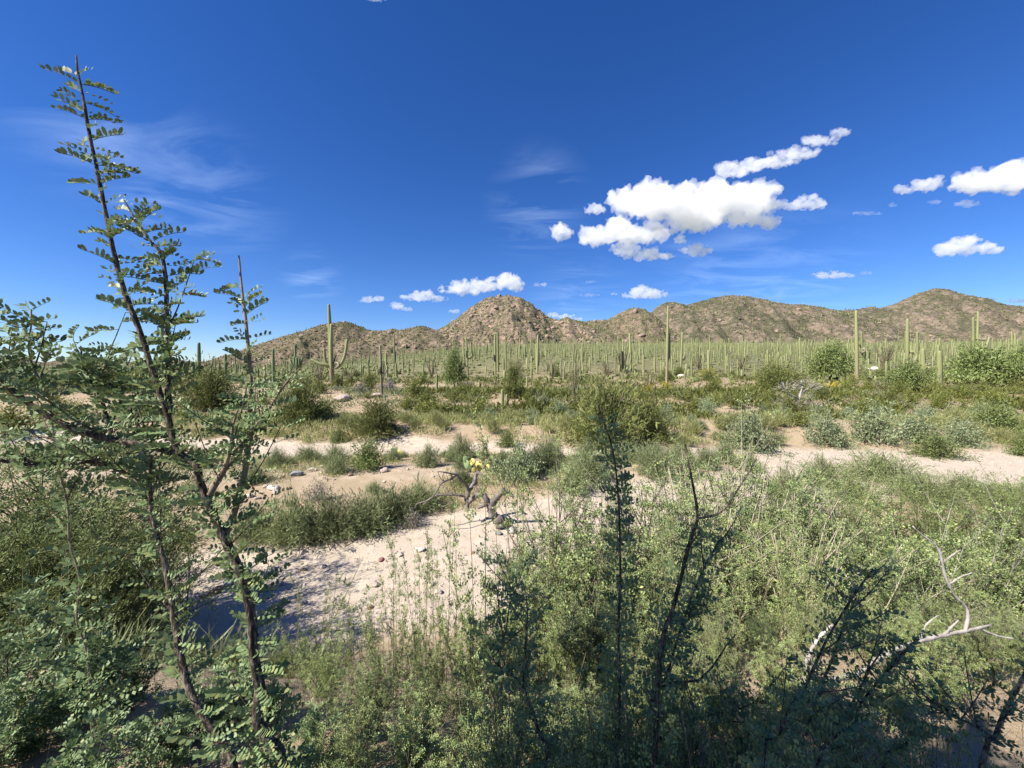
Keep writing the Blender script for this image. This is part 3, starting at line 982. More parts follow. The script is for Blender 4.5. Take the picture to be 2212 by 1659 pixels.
def armed_column(seed, mat):
    me = column_mesh('saguaro', mat, seed)
    rng = np.random.default_rng(seed)
    mb = MB()
    V = np.empty(len(me.vertices) * 3, np.float32); me.vertices.foreach_get('co', V)
    mb.add(V.reshape(-1, 3), np.array([list(p.vertices) for p in me.polygons if len(p.vertices) == 4]))
    mb.f.setdefault(16, []).append((np.arange(16) + 9 * 16)[None])
    for q in range(rng.integers(1, 4)):
        a = rng.uniform(0, 6.28); z = rng.uniform(.35, .5); L = rng.uniform(.15, .35); o = rng.uniform(2.2, 3.2)
        P = spline(np.array([[0, 0, z], [o * .6 * math.cos(a), o * .6 * math.sin(a), z], [o * math.cos(a), o * math.sin(a), z + .06], [o * math.cos(a), o * math.sin(a), z + L]]), 8)
        ang = np.arange(10) / 10 * 6.283
        W = []
        for k in range(8):
            r = .62 * (1 if k < 7 else .4)
            if k < 4:      # bent part: rings stay round about the vertical in unit space
                W.append(np.stack([P[k, 0] + np.cos(ang) * r, P[k, 1] + np.sin(ang) * r, P[k, 2] + 0 * ang], -1) + np.array([0, 0, -.02]))
            else:
                W.append(np.stack([P[k, 0] + np.cos(ang) * r, P[k, 1] + np.sin(ang) * r, P[k, 2] + 0 * ang], -1))
        i = np.arange(7)[:, None] * 10; j = np.arange(10)[None]; j2 = (j + 1) % 10
        mb.add(np.concatenate(W), np.stack([i + j, i + j2, i + 10 + j2, i + 10 + j], -1).reshape(-1, 4))
    return mb.mesh('saguaro', mat)


PLAIN += [armed_column(60 + k, M['saguaro' if k % 3 else 'saguaro_brownfoot']) for k in range(6)] + [column_mesh('saguaro', M['saguaro_old'], 90)]
SAG_SPOTS = []


def sag_depth(u, vt, ub, vb, hmax=12.5, ymin=24):
    g = ground(ub, vb, ymin)
    Y = g[1]
    for _ in range(30):
        X = (ub - U0) / FPX * Y
        top = at(u, vt, Y)
        H = top[2] - tz(X, Y)
        if H <= hmax or Y < 30:
            break
        Y *= 0.95
    X = at(ub, vb, Y)[0]
    return np.array([X, Y, tz(X, Y)]), top


def hero_saguaro(c, top, base, w, label, mat='saguaro', arms=(), Y=None, hmax=12.5, taper=0.8, lean=0.0, fat=0.86):
    """c: crop the points are measured in; arms: (list of points, width, depth offset)"""
    ut, vt = vw(c, *top); ub, vb = vw(c, *base)
    if Y is None:
        foot, tp = sag_depth(ut, vt, ub, vb, hmax)
        Y = foot[1]
    else:
        X = at(ub, vb, Y)[0]
        foot = np.array([X, Y, tz(X, Y)]); tp = at(ut, vt, Y)
    r = vl(c, w) * fat / 2 / FPX * Y
    tp = tp.copy(); tp[2] -= r * taper
    root = empty('saguaro', foot)
    tag(root, label, 'saguaro', 'saguaro cacti')
    mb = MB()
    midp = (tp) * 0.5 + np.array([0, 0, 0])
    P = np.array([[0, 0, -0.15], (tp - foot) * 0.35 + [r * lean, 0, 0], (tp - foot) * 0.7 + [r * lean * .5, 0, 0], tp - foot])
    cactus_stem(mb, P, r, 14, 24, 0.95, taper)
    link('trunk', mb.mesh('trunk', M[mat]), root)
    for a in arms:
        pts, aw = a[0], a[1]
        dy = a[2] if len(a) > 2 else 0.0
        am = a[3] if len(a) > 3 else ('saguaro' if mat != 'saguaro_dark' else 'saguaro_dark')
        ar = vl(c, aw) * (1.2 if fat > 1 else 1.0) / 2 / FPX * Y
        Q = []
        for k, p in enumerate(pts):
            f = min(k / max(len(pts) - 1, 1) * 2.0, 1.0)
            Q.append(at(*vw(c, *p), Y + dy * f) - foot)
        mb = MB()
        cactus_stem(mb, np.array(Q), ar, 14, 16, 0.8, 0.85)
        link('arm', mb.mesh('arm', M[am]), root)
    SAG_SPOTS.append((foot[0], foot[1]))
    return root


def build_hero_saguaros():
    H = hero_saguaro
    H('e', (538, 130), (576, 1015), 44, 'giant saguaro with spreading curved arms, tallest left of the peak', 'saguaro_brownfoot', [
        ([(556, 825), (520, 800), (470, 788), (410, 766), (358, 737)], 30, -0.3),
        ([(540, 800), (508, 775), (497, 720), (489, 622)], 26, 0.2),
        ([(575, 830), (630, 822), (668, 788), (702, 725), (722, 650), (737, 528)], 28, -0.2),
        ([(575, 845), (568, 800), (562, 600), (566, 362)], 32, -0.35),
        ([(580, 800), (596, 735), (616, 690)], 16, -0.5, 'scar'),
        ([(590, 800), (625, 770), (650, 800), (610, 830)], 22, -0.6, 'saguaro_old')], taper=0.55, fat=1.1)
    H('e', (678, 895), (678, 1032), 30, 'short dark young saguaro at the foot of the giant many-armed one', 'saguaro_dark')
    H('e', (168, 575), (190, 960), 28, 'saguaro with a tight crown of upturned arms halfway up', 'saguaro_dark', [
        ([(195, 830), (160, 812), (135, 780), (122, 738)], 20, -.2), ([(195, 830), (178, 800), (165, 770), (160, 715)], 22, -.5),
        ([(195, 835), (190, 800), (187, 720)], 24, -.6), ([(198, 830), (214, 800), (214, 728)], 22, -.5),
        ([(200, 835), (228, 810), (240, 770), (250, 715)], 24, -.2)])
    H('e', (1098, 572), (1116, 1118), 34, 'grey-brown dying saguaro with stubby broken arms', 'saguaro_old', [
        ([(1110, 870), (1080, 868), (1062, 852)], 18, -.2, 'saguaro_old'), ([(1120, 880), (1150, 880), (1165, 855)], 20, -.3, 'saguaro_old'),
        ([(1110, 880), (1104, 850), (1100, 822)], 22, -.4, 'scar')])
    H('e', (1249, 448), (1256, 905), 17, 'very slender tall saguaro behind the dying grey one', 'saguaro_dark', [([(1255, 800), (1262, 760), (1266, 652)], 13, .1)])
    H('e', (1271, 775), (1276, 952), 32, 'stout single-stemmed saguaro right of the dying grey one')
    H('e', (1160, 658), (1166, 905), 27, 'saguaro with one slim arm directly behind the dying grey one', 'saguaro', [([(1168, 840), (1178, 810), (1180, 770)], 12, .1)])
    H('e', (968, 740), (976, 922), 24, 'medium saguaro between the giant and the dying grey one', 'saguaro_dark')
    H('e', (908, 805), (908, 905), 26, 'short plump saguaro left of the dying grey one')
    H('e', (1714, 890), (1716, 1104), 30, 'young upright saguaro standing on the bare bank edge')
    H('e', (2034, 488), (2054, 920), 24, 'slender saguaro with paired upright arms below the rocky peak', 'saguaro_brownfoot', [
        ([(2048, 730), (2080, 718), (2092, 690), (2084, 548)], 17, .2), ([(2060, 720), (2088, 700), (2096, 680)], 12, -.3), ([(2044, 720), (2034, 700), (2032, 640)], 12, -.3)])
    H('e', (1459, 698), (1461, 932), 15, 'pale thin saguaro midway between dying one and the peak')
    H('e', (2114, 970), (2116, 1058), 24, 'small saguaro of a pair on bare soil, left one')
    H('e', (2178, 955), (2181, 1062), 26, 'small saguaro of a pair on bare soil, taller one', 'saguaro', [([(2178, 1040), (2192, 1020), (2196, 1000)], 14, .1)])
    # below the peak and to its right
    H('4', (1450, 372), (1453, 597), 13, 'tall saguaro of a close pair under the peak, with dark scar', 'saguaro', [([(1452, 520), (1447, 505), (1446, 482)], 8, -.4, 'scar')])
    H('4', (1464, 358), (1468, 575), 14, 'taller right-hand saguaro of the close pair under the peak')
    H('4', (1507, 375), (1510, 570), 10, 'slim saguaro just right of the close pair under the peak')
    H('4', (1684, 372), (1680, 575), 15, 'tall saguaro with fused side stem right of the peak', 'saguaro', [([(1677, 540), (1674, 500), (1673, 425)], 8, .2), ([(1686, 540), (1690, 500), (1690, 470)], 9, -.4, 'scar')])
    H('4', (1926, 420), (1925, 540), 13, 'saguaro with two upright arms below the knobbly hill', 'saguaro', [([(1928, 510), (1940, 500), (1943, 440)], 8, .2)])
    H('4', (2121, 378), (2124, 570), 12, 'left saguaro of a tight threesome right of the knobbly hill')
    H('4', (2146, 392), (2150, 575), 10, 'thin saguaro in the middle of a tight threesome', 'saguaro', [([(2144, 560), (2142, 520), (2141, 460)], 9, -.4, 'scar')])
    H('4', (2184, 362), (2191, 570), 15, 'pale bare saguaro, tallest of the tight threesome')
    H('4', (1490, 668), (1491, 765), 20, 'squat young saguaro of a pair below the bank, taller left one')
    H('4', (1515, 694), (1517, 770), 21, 'squat young saguaro of a pair below the bank, shorter one')
    H('4', (1625, 600), (1625, 672), 13, 'short saguaro half hidden in shrubs on the bank')
    H('5', (313, 208), (305, 590), 17, 'very tall bare saguaro, brown below and green above', 'saguaro_brownfoot', [([(312, 500), (319, 470), (320, 362)], 12, .3)], taper=0.6)
    H('5', (389, 350), (380, 548), 12, 'pale saguaro with broken side stub right of the tall brown one', 'saguaro', [([(388, 495), (398, 480), (402, 458)], 8, -.2), ([(392, 500), (402, 490), (404, 484)], 7, -.4, 'scar')])
    H('5', (240, 485), (241, 565), 14, 'short pale saguaro left of the tall brown one')
    H('5', (527, 445), (529, 568), 16, 'stout pale saguaro in front of a forked one')
    H('5', (533, 363), (537, 470), 8, 'slim saguaro with dark knot behind the stout pale one', 'saguaro', [([(535, 420), (540, 408), (538, 400)], 7, -.3, 'scar')])
    H('5', (620, 417), (622, 545), 15, 'pale saguaro with a bulge at mid height, over the scrub', 'saguaro', [([(622, 480), (630, 482), (634, 476)], 9, -.3, 'scar')])
    H('5', (843, 445), (845, 540), 14, 'plain stout saguaro above the big round bush')
    H('5', (912, 357), (912, 510), 9, 'thin tall saguaro rising over the cactus stand')
    H('5', (1015, 378), (1018, 515), 10, 'narrow saguaro left of the spreading mesquite')
    H('5', (1316, 234), (1325, 535), 20, 'tall thick saguaro, yellow-green above and tan below', 'saguaro_brownfoot', [
        ([(1316, 470), (1304, 450), (1300, 410)], 7, .4)], taper=0.75)
    H('5', (1345, 345), (1348, 522), 15, 'saguaro with knotted drooping arm beside the tall thick one', 'saguaro', [
        ([(1345, 445), (1358, 436), (1362, 450), (1345, 460)], 11, -.7, 'saguaro_old'), ([(1340, 430), (1333, 415), (1332, 405)], 8, -.3)])
    H('5', (1293, 370), (1296, 505), 10, 'slim saguaro just left behind the tall thick one')
    H('5', (1590, 277), (1592, 515), 19, 'tall straight saguaro with an arm curled down to the ground', 'saguaro_brownfoot', [
        ([(1600, 458), (1622, 455), (1638, 475), (1630, 500), (1622, 515)], 16, -.4, 'saguaro_brownfoot')], taper=0.8)
    H('5', (1580, 345), (1580, 470), 10, 'slim saguaro close behind the straight one with curled arm')
    H('5', (1642, 347), (1643, 505), 17, 'sturdy saguaro right of the curled-arm one')
    H('5', (1567, 445), (1568, 510), 13, 'short stub of a saguaro left of the curled-arm one')
    H('5', (1680, 352), (1712, 440), 8, 'distant saguaro bent over at the top like a hook', 'saguaro', [])
    H('5', (1672, 437), (1676, 640), 26, 'plump saguaro half hidden by a green mesquite', 'saguaro', [([(1680, 525), (1700, 522), (1712, 520)], 14, -.5, 'saguaro_old'), ([(1682, 535), (1705, 540), (1722, 537)], 14, -.6)])
    H('5', (1762, 381), (1762, 560), 15, 'slender saguaro rising behind the thick near one')
    H('5', (1754, 417), (1754, 580), 20, 'middle saguaro of three lined up behind each other')
    H('5', (1761, 449), (1761, 655), 31, 'thick ribbed saguaro standing nearest on the right bank', 'saguaro')
    H('5', (1967, 239), (1962, 520), 13, 'tallest saguaro of a pair over the round mesquite, drooping arm', 'saguaro', [([(1965, 378), (1980, 388), (1998, 392), (2012, 388)], 10, -.5, 'saguaro_old')])
    H('5', (1941, 270), (1948, 520), 17, 'leaning left saguaro of the pair over the round mesquite')
    H('5', (2026, 374), (1998, 470), 13, 'short tilted saguaro beside the pair over the mesquite')
    H('5', (2147, 345), (2147, 470), 10, 'slim saguaro far right above dark bushes')
    H('5', (2164, 356), (2164, 470), 9, 'slim saguaro rightmost but one above dark bushes')
    H('5', (2208, 340), (2208, 470), 11, 'saguaro at the very right edge of the stand')
    H('5', (1419, 582), (1420, 622), 15, 'baby saguaro on the bare sandy patch')
    # the left
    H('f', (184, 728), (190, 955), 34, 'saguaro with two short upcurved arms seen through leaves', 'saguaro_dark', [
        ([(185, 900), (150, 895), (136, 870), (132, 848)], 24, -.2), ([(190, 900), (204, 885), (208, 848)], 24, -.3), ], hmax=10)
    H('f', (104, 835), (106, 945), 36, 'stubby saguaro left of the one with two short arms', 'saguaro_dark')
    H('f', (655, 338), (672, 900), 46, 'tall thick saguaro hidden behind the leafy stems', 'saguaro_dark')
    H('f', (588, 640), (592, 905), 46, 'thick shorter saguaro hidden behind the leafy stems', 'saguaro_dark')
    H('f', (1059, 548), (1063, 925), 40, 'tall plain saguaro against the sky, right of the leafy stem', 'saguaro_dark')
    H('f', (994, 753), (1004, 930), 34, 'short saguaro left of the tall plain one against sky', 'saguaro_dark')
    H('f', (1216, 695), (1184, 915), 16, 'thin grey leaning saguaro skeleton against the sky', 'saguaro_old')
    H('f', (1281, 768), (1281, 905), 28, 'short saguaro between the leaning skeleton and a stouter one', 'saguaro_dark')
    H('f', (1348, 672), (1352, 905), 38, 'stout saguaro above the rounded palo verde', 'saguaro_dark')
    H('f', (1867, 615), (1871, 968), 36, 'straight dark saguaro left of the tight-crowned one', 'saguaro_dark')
    H('f', (1468, 780), (1470, 920), 22, 'slim saguaro beside the right-hand leafy shoot', 'saguaro_dark')


build_hero_saguaros()


def build_saguaro_stand():
    rng = np.random.default_rng(77)
    bands = [(-200, 560, 'slender saguaro far off on the plain left of the giant'), (560, 930, 'slim saguaro in the stand below the long low hill'),
             (930, 1260, 'slim saguaro in the stand right below the rocky peak'), (1260, 1480, 'pale saguaro in the stand below the knobbly hill'),
             (1480, 1720, 'pale saguaro in the dense stand below the middle mountain'), (1720, 1960, 'pale saguaro in the dense stand below the mountain saddle'),
             (1960, 2500, 'pale saguaro in the dense stand below the high mountain')]
    cand = []
    for _ in range(9000):
        u = rng.uniform(-150, 2400)
        dens = np.interp(u, [-150, 300, 560, 900, 1250, 1500, 2400], [0.05, 0.10, 0.32, 0.5, 0.9, 1.0, 1.0])
        if rng.random() > dens:
            continue
        Y = 70 + 430 * rng.random() ** 0.75
        if Y < 105 and rng.random() < 0.5:
            continue
        X = (u - U0) / FPX * Y
        if 640 < u < 770 and Y < 150:
            continue
        if any((X - a) ** 2 + (Y - b) ** 2 < 2.0 for a, b in SAG_SPOTS):
            continue
        h = rng.choice([rng.uniform(1.4, 3.4), rng.uniform(3.0, 5.8), rng.uniform(5.5, 9.0)], p=[0.38, 0.46, 0.16])
        cand.append((h / Y, u, X, Y, h))
    cand = cand[:3600]
    cand.sort(reverse=True)
    cand = cand[8:]
    seen_ = [c for c in cand if -15 < c[1] < 2230]
    near = seen_[:235]
    picked = set(id(c) for c in near)
    for s, u, X, Y, h in near:
        vi = rng.integers(len(PLAIN))
        look = 'green' if vi < 5 else 'brown-footed' if vi < 8 else 'armed' if vi < 14 else 'greyish'
        o = link('saguaro', PLAIN[vi])
        r = rng.uniform(0.15, 0.215) * (0.75 + 0.06 * h)
        o.scale = (r, r, h)
        o.location = (X, Y, tz(X, Y) - 0.1)
        o.rotation_euler = (rng.normal() * .03, rng.normal() * .03, rng.uniform(0, 6))
        lab = [b[2] for b in bands if b[0] <= u < b[1]][0]
        tag(o, where(look + ' saguaro', X, Y, h, 2, 8, 70, 230), 'saguaro', 'saguaros of the dense stand')
    far = [c for c in cand if id(c) not in picked]
    mb = MB()
    n = len(far)
    P = np.array([[x, y, 0] for _, _, x, y, _ in far]); P[:, 2] = terrain(P[:, 0], P[:, 1]) - 0.1
    h = np.array([f[4] for f in far]); w = rng.uniform(0.17, 0.28, n)
    V5, F5 = column_template(6)
    inst(mb, V5, F5, np.repeat(np.eye(3)[None], n, 0), np.stack([w, w, h], -1), P)
    o = link('distant_saguaro_stand', mb.mesh('distant_saguaro_stand', M['saguaro_far']))
    tag(o, 'dense mass of distant saguaros on the plain below the mountains', 'saguaro stand', None, 'stuff')
    # low scrub between the distant cacti
    n = 9500
    u = rng.uniform(-250, 2500, n); Y = 62 + 460 * rng.random(n) ** 0.8
    X = (u - U0) / FPX * Y
    mb = MB()
    for q in range(2):
        s = rng.uniform(0.3, 0.8, n) * (1 - 0.2 * q)
        off = rng.normal(size=(n, 3)) * s[:, None] * 0.6 * (q > 0)
        P = np.stack([X, Y, terrain(X, Y) + 0.25 * s], -1) + off * (1, 1, 0.3)
        inst(mb, OCT[0], OCT[1], frames(rng.normal(size=(n, 3)), rng.normal(size=(n, 3))), np.stack([s, s, s * 0.75], -1), P)
    tag(link('plain_scrub', mb.mesh('plain_scrub', M['plain_scrub'])), 'olive scrub covering the plain between the distant saguaros', 'scrub', None, 'stuff')


build_saguaro_stand()

# ------------------------------------------------------------------ shrubs
LEAF_T = np.array([[0, 0, 0], [0.42, 0.5, 0.06], [1, 0, 0], [0.42, -0.5, 0.06]])
LEAF_F = np.array([[0, 1, 2, 3]])


def dome_shrub(seed, leaf_mat, wood_mat, twigs=140, per=12, llen=0.12, lw=0.05, el0=8, start=0.12, spread=0.8, t0=0.35, stem_r=0.012, n_stem=26, lobe=0.35, up=0.25, flat=1.0, jitter=0.05, trunk=0.0, droop=0.0):
    """unit shrub (radius 1, height 1): returns (wood mesh, foliage mesh)"""
    rng = np.random.default_rng(seed)
    az = rng.uniform(0, 2 * math.pi, twigs)
    el = np.radians(el0 + (88 - el0) * rng.random(twigs) ** 1.15)
    f = 1 - lobe + lobe * 1.7 * vnoise(az * 1.1 + seed, el * 2.3, seed) + lobe * 0.5 * (vnoise(az * 4, el * 6, seed + 1) - 0.5)
    rr = f * rng.uniform(0.55, 1.0, twigs) ** 0.6
    E = np.stack([np.cos(az) * np.cos(el) * rr, np.sin(az) * np.cos(el) * rr, np.sin(el) * rr * flat], -1)
    E[:, 2] = np.maximum(E[:, 2], 0.04) + trunk * (1 - E[:, 2]) * 0.5
    Sx = np.stack([rng.normal(size=twigs) * start, rng.normal(size=twigs) * start, np.zeros(twigs) + trunk * 0.6], -1)
    C = Sx * 0.5 + E * np.array([0.42, 0.42, 0.35]) + np.array([0, 0, up])
    t = rng.uniform(t0, 1.02, (twigs, per))[:, :, None]
    P = (1 - t) ** 2 * Sx[:, None] + 2 * t * (1 - t) * C[:, None] + t ** 2 * E[:, None]
    Tn = norm(2 * (1 - t) * (C - Sx)[:, None] + 2 * t * (E - C)[:, None])
    P = P + rng.normal(size=P.shape) * jitter
    P[:, :, 2] = np.maximum(P[:, :, 2], 0.02)
    Dn = norm(Tn + rng.normal(size=P.shape) * spread + np.array([0, 0, -droop]))
    k = twigs * per
    R = frames(Dn.reshape(-1, 3), rng.normal(size=(k, 3)) + np.array([0, 0, 0.6]))
    s = rng.uniform(0.6, 1.25, k) * llen
    mb = MB()
    inst(mb, LEAF_T, LEAF_F, R, np.stack([s, s * lw / llen * 1.0, s], -1), P.reshape(-1, 3))
    fol = mb.mesh('foliage', leaf_mat)
    mb = MB()
    for q in range(min(n_stem, twigs)):
        tt = np.linspace(0, 0.95, 5)[:, None]
        pts = (1 - tt) ** 2 * Sx[q] + 2 * tt * (1 - tt) * C[q] + tt ** 2 * E[q]
        tube(mb, pts, np.linspace(stem_r, stem_r * 0.3, 5), 4, False)
    if trunk:
        tube(mb, np.array([[0, 0, -0.05], [0.03, 0.01, trunk * 0.5], [0, 0.02, trunk * 1.1]]), np.array([stem_r * 4, stem_r * 3, stem_r * 2.4]), 7, False)
    return mb.mesh('stems', wood_mat), fol


KIND = {}


def kind(key, name, cat, n, **kw):
    mats = kw.pop('mats')
    KIND[key] = (name, cat, [dome_shrub(1000 + 37 * len(KIND) + q, M[mats[0]], M[mats[1]], **kw) for q in range(n)])


kind('paloverde', 'palo_verde', 'shrub', 2, mats=('leaf_paloverde', 'twig'), twigs=420, per=20, llen=0.095, lw=0.02, el0=2, spread=0.6, lobe=0.52, up=0.1, jitter=0.04, n_stem=40)
kind('creosote', 'creosote_bush', 'shrub', 3, mats=('leaf_creosote', 'twig'), twigs=170, per=15, llen=0.09, lw=0.04, el0=18, spread=0.9, lobe=0.58, up=0.05, jitter=0.05)
kind('silver', 'silvery_shrub', 'shrub', 3, mats=('leaf_silver', 'twig'), twigs=230, per=18, llen=0.075, lw=0.04, el0=2, spread=1.2, lobe=0.55, up=0.1, jitter=0.05)
kind('broom', 'broom_shrub', 'shrub', 3, mats=('leaf_broom', 'twig'), twigs=420, per=16, llen=0.14, lw=0.016, el0=6, spread=0.3, t0=0.15, lobe=0.52, up=0.12, jitter=0.035, start=0.3)
kind('bursage', 'bursage_clump', 'shrub', 3, mats=('leaf_grey', 'twig'), twigs=90, per=11, llen=0.16, lw=0.03, el0=4, spread=1.1, lobe=0.4, up=0.05, jitter=0.06)
kind('green', 'leafy_green_shrub', 'shrub', 3, mats=('leaf_fine', 'twig'), twigs=260, per=18, llen=0.075, lw=0.035, el0=2, spread=1.0, lobe=0.42, up=0.1, jitter=0.05)
kind('mesquite', 'mesquite_tree', 'tree', 2, mats=('leaf_fine', 'bark'), twigs=420, per=18, llen=0.075, lw=0.028, el0=-4, spread=0.9, lobe=0.42, up=0.12, jitter=0.06, trunk=0.3, stem_r=0.016, n_stem=60, t0=0.45, droop=0.4)
kind('yellow', 'yellow_flowering_shrub', 'shrub', 2, mats=('leaf_yellow', 'twig'), twigs=110, per=10, llen=0.10, lw=0.06, el0=4, spread=1.0, lobe=0.4, up=0.05)
kind('grass', 'grass_clump', 'grass', 4, mats=('leaf_grass', 'twig'), twigs=220, per=5, llen=0.55, lw=0.022, el0=28, spread=0.22, t0=0.1, lobe=0.3, up=0.15, jitter=0.05, start=0.4, n_stem=0)
RNG = np.random.default_rng(4242)


def plant(key, X, Y, w, h, label, group=None, variant=None, rz=None, dz=-0.03):
    name, cat, var = KIND[key]
    wood, fol = var[RNG.integers(len(var)) if variant is None else variant % len(var)]
    o = empty(name, (X, Y, tz(X, Y) + dz), RNG.uniform(0, 6.28) if rz is None else rz, (w / 2, w / 2 * RNG.uniform(.85, 1.1), h))
    if len(wood.polygons):
        link('stems', wood, o)
    link('foliage', fol, o)
    tag(o, label, cat, group)
    return o


def shrub(key, u, v, w, h, label, group=None):
    """u: centre, v: where it meets the ground, w and h: size, all picture units"""
    g = ground(u, v)
    Y = g[1]
    return plant(key, g[0], Y, w / FPX * Y * 1.08, h / FPX * Y * 1.1, label, group)


SPOTS = []


def build_mid_shrubs():
    S = shrub
    G1 = 'shrubs on the far bank'
    for row in [
        ('paloverde', 458, 888, 160, 88, 'rounded olive palo verde just right of the tall leafy stem'),
        ('paloverde', 655, 915, 150, 88, 'dark green palo verde on the bank below the giant saguaro'),
        ('green', 700, 905, 60, 40, 'small dark bush tucked right of the dark palo verde'),
        ('paloverde', 815, 940, 130, 75, 'feathery green palo verde by the second channel'),
        ('green', 732, 957, 42, 34, 'small dark rounded bush at the edge of the second channel'),
        ('creosote', 895, 862, 60, 46, 'broomy green bush on the bank between dying and young saguaros'),
        ('paloverde', 1107, 862, 66, 72, 'vase-shaped green bush on the bare bank under the peak'),
        ('creosote', 930, 895, 100, 34, 'low spreading olive creosote below the young saguaro'),
        ('creosote', 1040, 895, 84, 34, 'olive creosote on the bank below the small saguaro pair'),
        ('paloverde', 1305, 968, 235, 135, 'large bright palo verde in the middle of the far bank'),
        ('paloverde', 1400, 955, 110, 100, 'narrow palo verde grown against the large bright one'),
        ('paloverde', 1672, 848, 120, 64, 'big round olive bush right of the tall brown saguaro'),
        ('mesquite', 1795, 822, 112, 78, 'spreading mesquite left of the tall thick saguaro'),
        ('mesquite', 1960, 848, 100, 66, 'green mesquite in front of the plump saguaro'),
        ('mesquite', 2112, 835, 150, 92, 'large round mesquite with dark shade beneath, right bank'),
        ('mesquite', 2205, 838, 90, 88, 'dark mesquite at the right picture edge'),
        ('silver', 1624, 975, 120, 92, 'tall silvery-green shrub right of the large palo verde'),
        ('silver', 1790, 965, 110, 72, 'silvery rounded shrub, left one of the pale row'),
        ('silver', 1880, 958, 120, 70, 'silvery rounded shrub in the middle of the pale row'),
        ('silver', 1985, 958, 110, 62, 'silvery rounded shrub, right one of the pale row'),
        ('silver', 2075, 965, 95, 50, 'low silvery shrub at the end of the pale row'),
        ('green', 2022, 988, 105, 50, 'bright green low shrub at the edge of the sand'),
        ('green', 2150, 928, 120, 58, 'dark leafy shrub on the right bank below the mesquite'),
        ('green', 2215, 985, 70, 55, 'dark shrub at the right edge by the sand'),
        ('creosote', 1728, 920, 80, 30, 'dark green low bush above the silvery row'),
        ('yellow', 1400, 852, 34, 22, 'small yellow-flowering bush on the bare bank, left one'),
        ('yellow', 1440, 848, 44, 22, 'yellow-flowering bush on the bare bank, right one'),
        ('yellow', 1528, 815, 40, 20, 'yellowish bush behind the tall brown saguaro'),
        ('yellow', 1798, 845, 44, 20, 'yellowish shrub below the spreading mesquite'),
        ('creosote', 1840, 835, 42, 26, 'small dark round bush beneath the spreading mesquite'),
        ('mesquite', 982, 842, 56, 88, 'thin small tree with bare pale limbs under the peak'),
        ('creosote', 1000, 850, 42, 24, 'dark low bush at the foot of the thin small tree'),
        ('bursage', 780, 850, 44, 24, 'grey bursage left of the dying saguaro'),
        ('bursage', 842, 846, 50, 34, 'grey twiggy bush right of the dying saguaro'),
        ('creosote', 800, 845, 40, 44, 'upright olive bush left of the dying saguaro'),
        ('creosote', 730, 838, 48, 26, 'olive bush at the foot of the giant saguaro'),
        ('creosote', 690, 850, 56, 30, 'low olive bush on the bank left of the giant saguaro'),
        # wash bar
        ('broom', 598, 1010, 66, 42, 'round feathery tuft on the bar, leftmost by the tall shoot'),
        ('broom', 664, 994, 68, 32, 'low grassy tuft second from the tall shoot'),
        ('broom', 724, 1004, 66, 44, 'grey-green feathery tuft third from the tall shoot'),
        ('green', 795, 1015, 92, 66, 'dark green leafy shrub on the bar with yellow pads beside'),
        ('broom', 925, 1008, 76, 46, 'feathery tuft right of the yellow-padded cactus'),
        ('broom', 998, 990, 78, 50, 'green feathery tuft behind the large prickly pear'),
        ('silver', 1115, 1040, 112, 88, 'silvery shrub right of the large prickly pear'),
        ('green', 1095, 965, 62, 36, 'small green shrub by the second channel'),
        ('broom', 555, 1165, 150, 76, 'tall feathery shrub at the left end of the bar thicket'),
        ('broom', 635, 1170, 170, 96, 'wide feathery shrub, second in the bar thicket'),
        ('broom', 715, 1158, 170, 86, 'wide feathery shrub in the middle of the bar thicket'),
        ('broom', 790, 1146, 150, 78, 'feathery shrub, fourth in the bar thicket'),
        ('broom', 852, 1126, 130, 72, 'grassy feathery shrub behind the dead branches'),
        ('broom', 908, 1100, 120, 62, 'pale feathery shrub behind the dead limbs'),
        ('bursage', 690, 1085, 70, 48, 'grey dry bush on top of the bar thicket'),
        ('bursage', 890, 1140, 60, 44, 'grey dry bush under the dead branches'),
        ('broom', 1180, 1010, 80, 60, 'feathery tuft right of the silvery shrub'),
        ('broom', 1265, 1040, 110, 66, 'feathery shrub left of the dark upright stem'),
        ('broom', 1420, 1030, 120, 60, 'feathery shrub beyond the forked dark stem'),
        ('broom', 1330, 1000, 100, 40, 'low feathery tuft at the foot of the large palo verde'),
        ('broom', 1700, 1075, 120, 60, 'fine green shrub below the sand, left of the pair'), ('broom', 1990, 1085, 130, 62, 'fine green shrub below the sand, right of the pair'), ('broom', 2090, 1080, 120, 56, 'fine green shrub below the widest sand'), ('broom', 2190, 1095, 130, 60, 'fine green shrub below the sand at the right edge'), ('broom', 1840, 1085, 120, 56, 'fine green shrub below the sand, between the pair'),
        ('broom', 1900, 1040, 150, 62, 'fine green shrub on the near side of the sand'),
        ('broom', 1780, 1050, 130, 60, 'fine green shrub left on the near side of the sand'),
        # left behind the stems
        ('green', 330, 905, 150, 60, 'dark shrub behind the leafy stems, far bank'),
        ('paloverde', 190, 838, 130, 52, 'grey-green bushy tree on the plain behind leaves'),
        ('creosote', 60, 850, 130, 48, 'olive shrub on the far left plain'),
        ('creosote', 130, 905, 120, 46, 'dark olive shrub below the far left plain'),
        ('creosote', 20, 940, 150, 64, 'dark shrub at the left edge behind leaves'),
        ('paloverde', 280, 845, 120, 44, 'feathery palo verde below the thick hidden saguaros'),
        ('broom', 250, 985, 120, 50, 'feathery shrub half hidden by the leafy stems'),
        ('broom', 110, 1005, 130, 52, 'feathery shrub behind the lower left branch'),
        ('broom', 430, 1010, 90, 46, 'feathery tuft behind the main leafy stem'),
    ]:
        o = S(*row, G1)
        SPOTS.append((o.location.x, o.location.y, o.scale.x))


build_mid_shrubs()


def free(X, Y, r):
    return all((X - a) ** 2 + (Y - b) ** 2 > (0.62 * (r + c)) ** 2 for a, b, c in SPOTS)


